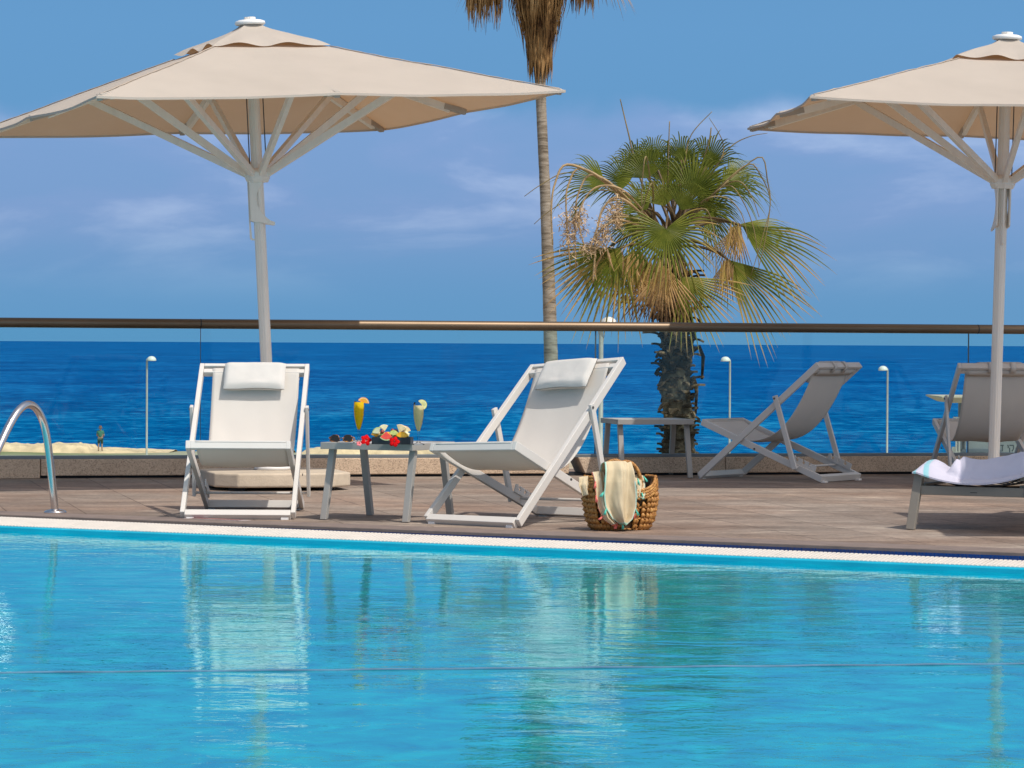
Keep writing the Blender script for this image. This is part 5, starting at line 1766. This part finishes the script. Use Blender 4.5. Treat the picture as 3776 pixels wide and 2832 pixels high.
L6 = stalk([(820, 1000, -.5), (560, 900, -1.1), (400, 1000, -1.1), (380, 1150, -1.1), (365, 1340, -1.1)], 0.02, 0.014)
for pts in ([(980, 960, -.2), (1250, 700, -.9), (1400, 560, -.9), (1575, 445, -.9), (1620, 620, -.9), (1640, 780, -.9), (1600, 1060, -.9), (1550, 1270, -.9)],
            [(980, 960, -.2), (1300, 640, -.9), (1480, 500, -.9), (1560, 560, -.9), (1640, 760, -.9), (1590, 1000, -.9), (1500, 1300, -.9)],
            [(1000, 970, -.2), (1200, 740, -.9), (1340, 650, -.9), (1440, 760, -.9), (1520, 960, -.9), (1560, 1240, -.9)],
            [(1000, 960, -.2), (1160, 760, -1), (1320, 740, -1), (1430, 850, -1), (1480, 1040, -1)],
            [(980, 980, -.3), (1150, 820, -1.2), (1220, 920, -1.2), (1250, 1150, -1.2), (1240, 1420, -1.2)],
            [(800, 980, -.3), (790, 640, -1.3), (720, 820, -1.3), (670, 1000, -1.3)], [(820, 980, -.3), (750, 450, -1.2), (715, 700, -1.2), (730, 960, -1.2)],
            [(1200, 700, -1), (1400, 620, -1), (1500, 720, -1), (1560, 880, -1)], [(870, 980, -.3), (1000, 920, -1.4), (1150, 960, -1.4), (1300, 1150, -1.4)],
            [(860, 980, -.3), (600, 720, .2), (300, 700, .2), (60, 830, .2), (-60, 930, .2)], [(860, 960, -.3), (420, 640, .4), (180, 560, .4), (0, 640, .4), (-130, 730, .4)]):
    stalk(pts, 0.014, 0.005, sd_)
st.build('flower_stalks', M['stalk'], palm)
sd_.build('old_stalks', plain('old_palm_stalk', (0.20, 0.145, 0.055), 0.6, 0.4, 3), palm)
for (cx, cy, sx, sy, n, dd) in ((215, 930, 90, 130, 330, -0.9), (270, 900, 60, 110, 200, -.9), (530, 830, 60, 110, 300, -1.1), (450, 960, 60, 120, 260, -1.1), (410, 1060, 70, 80, 200, -1.1), (330, 1110, 60, 70, 160, -1), (200, 1060, 60, 110, 170, -.9), (540, 900, 40, 60, 120, -1.0)):
    for k in range(n):
        p = loc(pp(cx + rng.gauss(0, 0.5) * sx, cy + rng.gauss(0, 0.5) * sy, dd + rng.gauss(0, 0.12)))
        e = V((rng.gauss(0, 1), rng.gauss(0, 1), rng.gauss(0, 1) - 0.3)).normalized() * rng.uniform(0.03, 0.10)
        sdv = e.cross(V((rng.gauss(0, 1), rng.gauss(0, 1), rng.gauss(0, 1)))).normalized() * rng.uniform(0.004, 0.010)
        tf.add([p - sdv, p + sdv, p + e + sdv * 0.5, p + e - sdv * 0.5], [(0, 1, 2, 3)])
tf.build('flower_tufts', M['tuft'], palm)

# --- the tall palm farther back
TD = 66.0
tall = thing('tall_palm', 'tall slender palm with a skirt of dead fronds, its top cut off by the photo', 'palm tree', (at(2035, 1420, TD).x, TD, gz(TD)), 0)
tbp = V(tall.location)
cl_ = [(1992, 300), (1996, 400), (2003, 560), (2010, 700), (2016, 850), (2022, 1000), (2027, 1150), (2031, 1300), (2034, 1420)]
pts = [at(u, v, TD) - tbp for u, v in reversed(cl_)]
low = V((pts[0].x + 0.02, 0, 0))
pts = [low] + pts + [at(1990, 180, TD) - tbp, at(1990, 20, TD) - tbp, at(1990, -160, TD) - tbp]
rad = [0.20] + [0.150, 0.146, 0.140, 0.130, 0.120, 0.112, 0.108, 0.108, 0.112] + [0.13, 0.15, 0.15]
fine, fr_ = [], []
for i in range(len(pts) - 1):
    for k in range(9):
        f = k / 9
        fine.append(pts[i].lerp(pts[i + 1], f)); fr_.append((rad[i] * (1 - f) + rad[i + 1] * f) * (1 + 0.035 * mnoise.noise(V((i + f, 3.3, 1)) * 3) + (0.02 if (i * 9 + k) % 3 == 0 else 0)))
mb = MB(); mb.tube(fine, fr_, 20); mb.build('trunk', M['trunk_smooth'], tall)
mb = MB()
rng = random.Random(33)
TP = TD / F_PX


def strand(p, L_, wdt, out, dr):
    g = math.atan2(out.y, out.x); tan = V((-math.sin(g), math.cos(g), 0))
    tan = (tan + V((0, 0, rng.uniform(-.3, .3)))).normalized()
    vs_, n = [], 5
    wob = rng.uniform(-0.10, 0.10)
    for s_ in range(n + 1):
        q = s_ / n
        c = p + V((0, 0, -L_ * q)) + out * (dr * math.sin(PI * min(1, q * 0.9 + 0.05))) + tan * (wob * q * L_)
        hw = wdt * (1 - 0.8 * q ** 2) * (0.5 + 0.5 * min(1, q * 4))
        vs_ += [c - tan * hw, c + out * hw * 0.5, c + tan * hw]
    fs_ = []
    for s_ in range(n):
        o = s_ * 3
        fs_ += [(o, o + 1, o + 4, o + 3), (o + 1, o + 2, o + 5, o + 4)]
    mb.add(vs_, fs_)


for k in range(900):
    g = rng.uniform(0, 2 * PI)
    f = rng.random()
    vtop = -120 + 230 * f                       # photograph row where the strand hangs from
    c = at(1990, vtop, TD) - tbp
    out = V((math.cos(g), math.sin(g), 0))
    r0 = (0.17 + 0.44 * (1 - f) ** 1.2) * rng.uniform(0.45, 1.0)
    strand(c + out * r0, rng.uniform(0.5, 1.15), rng.uniform(0.012, 0.036), out, 0.12 * (1 - f) + 0.03)
for k in range(260):
    g = rng.uniform(0, 2 * PI)
    c = at(1991, rng.uniform(30, 190), TD) - tbp
    out = V((math.cos(g), math.sin(g), 0))
    strand(c + out * 0.235, rng.uniform(0.35, 0.80), rng.uniform(0.014, 0.030), out, 0.03)
# fringes of the drooping leaves that come into the top of the picture
for k in range(240):
    side = rng.choice((-1, -1, -1, 1))
    u = rng.uniform(1725, 1850) if side < 0 else rng.uniform(2105, 2185)
    c = at(u, rng.uniform(-110, -40), TD + rng.uniform(-0.3, 0.3)) - tbp
    edge_ = 0.0
    strand(c, rng.uniform(0.45, 1.0) * (1.0 if side < 0 else 0.75), rng.uniform(0.010, 0.020), V((rng.uniform(-1, 1), -1, 0)).normalized(), 0.03)
mb.build('dead_frond_skirt', M['skirt'], tall)
mb = MB(); mp2 = MB()
ht = at(1990, -190, TD) - tbp
for k in range(22):
    g = k * 2.39996
    el = -0.35 + 1.5 * (k / 22)
    d = V((math.cos(g) * math.cos(el), math.sin(g) * math.cos(el), math.sin(el)))
    hub = ht + d * rng.uniform(0.9, 1.2) + V((0, 0, 0.1))
    fan_leaf(mb, hub, d, V((0, 0, 1)) + d * 0.2 if abs(d.z) < 0.9 else V((1, 0, 0)), 1.0, rng, nseg=24, spread=3.0, droop=0.35 if k > 6 else 0.6, dry=0.05 if k > 5 else 0.7, tipdroop=0.6)
    mp2.tube(arc(ht, hub, (0, 0, 0.1), 6), 0.025, 6)
mb.build('crown', M['leaf'], tall); mp2.build('leaf_stalks', M['petiole'], tall)


# ---------------------------------------------------------------- promenade lamps
def street_lamp(label, u, vtop, d, side, r=0.29, pr=0.062):
    top = at(u, vtop, d)
    g = gz(d) - 0.35
    t = thing('street_lamp', label, 'street lamp', (top.x, d, g), 0, 'lamp posts along the seafront')
    h = top.z - g
    mb = MB()
    mb.tube([(0, 0, 0), (0, 0, 0.9), (0, 0, 0.92), (0, 0, h - 0.20), (0, 0, h - 0.02)], [pr * 1.5, pr * 1.45, pr, pr * 0.95, pr * 0.6], 12)
    mb.tube([(0, 0, h - 0.12), (side * r * 0.5, 0, h - 0.09), (side * r, 0, h - 0.10)], [0.04, 0.035, 0.03], 8)
    mb.build('post', M['lamp'], t)
    cx = side * r * 0.95
    mb = MB()
    prof = [(r * math.cos(q * PI / 2 / 8), r * 0.86 * math.sin(q * PI / 2 / 8)) for q in range(9)]
    mb.lathe([(0.0, -0.045), (r * 0.8, -0.045), (r * 1.02, -0.03)] + prof[:-1] + [(0.0, r * 0.86)], (cx, 0, h - 0.10), 20)
    mb.build('lamp_dome', M['dome'], t)
    return t


street_lamp('slim white lamp post at the seafront to the left of the facing deck chair', 542, 1322, 190, 1)
street_lamp('slim lamp post seen between the fan palm and the rear deck chair', 2692, 1324, 190, -1)
street_lamp('slim lamp post to the right of the rear deck chair, its dome a little lower', 3273, 1358, 190, -1)
street_lamp('nearer lamp post whose dome just tops the bronze handrail', 2217, 1184, 130, 1, 0.33, 0.10)

# ---------------------------------------------------------------- seafront kiosk with its sign
KD = 78.0
kl = at(3458, 1480, KD)
kz = gz(KD) - 0.3
t = thing('beach_kiosk', 'pale seafront kiosk with a wide flat roof seen behind the right deck chair', 'kiosk', (kl.x, KD, kz), 0)
KP = KD / F_PX


def kp(u, v):
    p = at(u, v, KD)
    return p.x - kl.x, p.z - kz


mb = MB()
(xa, za), (xb, zb) = kp(3449, 1476), kp(3960, 1462)
mb.add([(xa, -1.2, zb - 0.03), (xb, -1.2, zb - 0.03), (xb, 1.8, zb - 0.03), (xa, 1.8, zb - 0.03), (xa + 0.25, -0.9, zb - 0.16), (xb, -0.9, zb - 0.16), (xb, 1.5, zb - 0.16), (xa + 0.25, 1.5, zb - 0.16), (xa, -1.2, zb), (xb, -1.2, zb), (xb, 1.8, zb), (xa, 1.8, zb)],
       [(8, 9, 10, 11), (7, 6, 5, 4), (0, 1, 9, 8), (1, 2, 10, 9), (2, 3, 11, 10), (3, 0, 8, 11), (4, 5, 1, 0), (5, 6, 2, 1), (6, 7, 3, 2), (7, 4, 0, 3)])
mb.build('roof', M['kiosk_roof'], t)
for u in (3517, 3528, 3900):
    x_, z_ = kp(u, 1538)
    mb = MB(); mb.box((x_ - 0.02, -0.5, 0), (x_ + 0.02, -0.46, z_)); mb.build('post', M['dome'], t)
x0_, z0_ = kp(3505, 1540); x1_, z1_ = kp(3532, 1540)
mb = MB(); mb.bar((x0_, -0.48, z0_ + 0.015), (x1_, -0.48, z0_ + 0.015), 0.03, 0.03); mb.build('crossbar', M['dome'], t)
mb = MB()
(x0_, _), (x1_, _) = kp(3533, 0), kp(3552, 0)
_, zt = kp(0, 1538); _, zb_ = kp(0, 1642)
mb.box((x0_, -0.3, zb_), (x1_, -0.2, zt)); mb.box((x1_ - 0.02, -0.3, zb_ - 0.03), (kp(3700, 0)[0], -0.22, zb_ + 0.03))
mb.box((x1_, 0.3, 0.05), (kp(3960, 0)[0], 0.4, zb - 0.05))
mb.build('frame', M['kiosk_grey'], t)
mb = MB()
(x0_, zt), (x1_, zb_) = kp(3553, 1532), kp(3960, 1668)
mb.box((x0_, -0.26, zb_), (x1_, -0.205, zt)); pn = mb.build('panel', M['kiosk'], t)
mb = MB()
(x0_, zt), (x1_, zb_) = kp(3508, 1590), kp(3532, 1622)
mb.box((x0_, -0.26, zb_), (x1_, -0.22, zt)); mb.build('counter_panel', M['dome'], t)
mb = MB(); (x0_, zt), (x1_, zb_) = kp(3505, 1646), kp(3536, 1668); mb.box((x0_, -0.26, zb_), (x1_, -0.22, zt)); mb.build('counter_panel', M['dome'], t)
# lettering on the panel: strokes of the Hebrew word, left to right as they stand in the picture
mb = MB()
s_ = 22                                                    # letter height in photograph pixels
glyph = {'vav': [(0.5, 0, 0.5, 1), (0.3, 1, 0.5, 1)], 'yod': [(0.5, 0.55, 0.5, 1), (0.3, 1, 0.5, 1)], 'resh': [(0.0, 1, 0.8, 1), (0.8, 0, 0.8, 1)],
         'dalet': [(-0.05, 1, 1.0, 1), (0.72, 0, 0.72, 1)], 'qof': [(0.0, 1, 0.9, 1), (0.9, 0.45, 0.9, 1), (0.9, 0.45, 0.55, 0.0), (0.05, -0.35, 0.05, 0.62)], 'lamed': [(0, 1, 0, 1.4), (0, 1, 0.7, 1), (0.7, 1, 0.3, 0)]}
xcur = 3678
for gname, adv in (('dalet', 25), ('yod', 13), ('qof', 24), ('vav', 14), ('resh', 21), ('yod', 12)):
    for x0q, y0q, x1q, y1q in glyph[gname]:
        a_ = kp(xcur + x0q * 17, 1663 - y0q * s_); b_ = kp(xcur + x1q * 17, 1663 - y1q * s_)
        mb.bar((a_[0], -0.264, a_[1]), (b_[0], -0.264, b_[1]), 0.006, 0.026, (0, 0, 1) if abs(a_[1] - b_[1]) < 1e-3 else (1, 0, 0))
    xcur += adv
mb.build('lettering', M['ink'], pn)

# ---------------------------------------------------------------- person at the cliff edge
def skin_body(name, verts, edges, radii, mt_, parent):
    me = bpy.data.meshes.new(name)
    me.from_pydata(verts, edges, [])
    o = bpy.data.objects.new(name, me)
    col.objects.link(o)
    o.parent = parent
    me.materials.append(mt_)
    md = o.modifiers.new('skin', 'SKIN')
    md.use_smooth_shade = True
    sv = me.skin_vertices[0].data
    for i, r_ in enumerate(radii):
        sv[i].radius = r_ if hasattr(r_, '__len__') else (r_, r_)
    sv[0].use_root = True
    s2 = o.modifiers.new('smooth', 'SUBSURF'); s2.levels = 2; s2.render_levels = 2
    return o


pf = at(370, 1664, 216)
person = thing('person', 'person in brown hat, green shirt and dark shorts standing turned away at the cliff edge', 'person', (pf.x, 216, pf.z), 0)
sk = plain('skin', (0.50, 0.26, 0.17), 0.6, 0.1, 20)
bv = [(0, 0, 0.92), (0, 0, 1.12), (0, 0, 1.36), (0, 0.0, 1.45), (0, 0.0, 1.50), (0, 0.01, 1.60), (0, 0.01, 1.70),
      (0.17, 0, 1.38), (0.24, 0.02, 1.12), (0.16, 0.20, 0.98), (-0.17, 0, 1.38), (-0.24, 0.02, 1.12), (-0.16, 0.20, 0.98),
      (0.10, 0, 0.86), (0.11, 0.01, 0.47), (0.12, -0.02, 0.07), (0.12, 0.14, 0.03), (-0.10, 0, 0.86), (-0.12, 0.0, 0.47), (-0.13, -0.02, 0.07), (-0.14, 0.14, 0.03)]
be = [(0, 1), (1, 2), (2, 3), (3, 4), (4, 5), (5, 6), (2, 7), (7, 8), (8, 9), (2, 10), (10, 11), (11, 12), (0, 13), (13, 14), (14, 15), (15, 16), (0, 17), (17, 18), (18, 19), (19, 20)]
br = [(0.16, 0.12), (0.15, 0.11), (0.15, 0.11), 0.065, 0.06, (0.08, 0.10), (0.065, 0.08), 0.065, 0.05, 0.038, 0.065, 0.05, 0.038, 0.09, 0.062, 0.042, 0.035, 0.09, 0.062, 0.042, 0.035]
skin_body('body', bv, be, br, sk, person)
skin_body('shirt', [bv[0], bv[1], bv[2], (0, 0, 1.43), bv[7], (0.225, 0.01, 1.18), bv[10], (-0.225, 0.01, 1.18)], [(0, 1), (1, 2), (2, 3), (2, 4), (4, 5), (2, 6), (6, 7)],
          [(0.185, 0.145), (0.175, 0.135), (0.175, 0.13), 0.075, 0.088, 0.075, 0.088, 0.075], plain('green_shirt', (0.06, 0.19, 0.12), 0.9, 0.2, 12), person)
skin_body('shorts', [(0, 0, 0.90), (0.10, 0, 0.82), (0.115, 0.01, 0.50), (-0.10, 0, 0.82), (-0.12, 0.01, 0.50)], [(0, 1), (1, 2), (0, 3), (3, 4)], [(0.17, 0.135), 0.115, 0.095, 0.115, 0.095],
          plain('dark_green_shorts', (0.045, 0.075, 0.045), 0.9, 0.2, 12), person)
mb = MB(); mb.lathe([(0.0, 0.17), (0.07, 0.165), (0.10, 0.12), (0.105, 0.02), (0.19, -0.01), (0.19, -0.02), (0.10, 0.005), (0.0, 0.01)], (0, 0.01, 1.61), 18); mb.build('hat', plain('brown_hat', (0.16, 0.08, 0.045), 0.9, 0.2, 12), person)
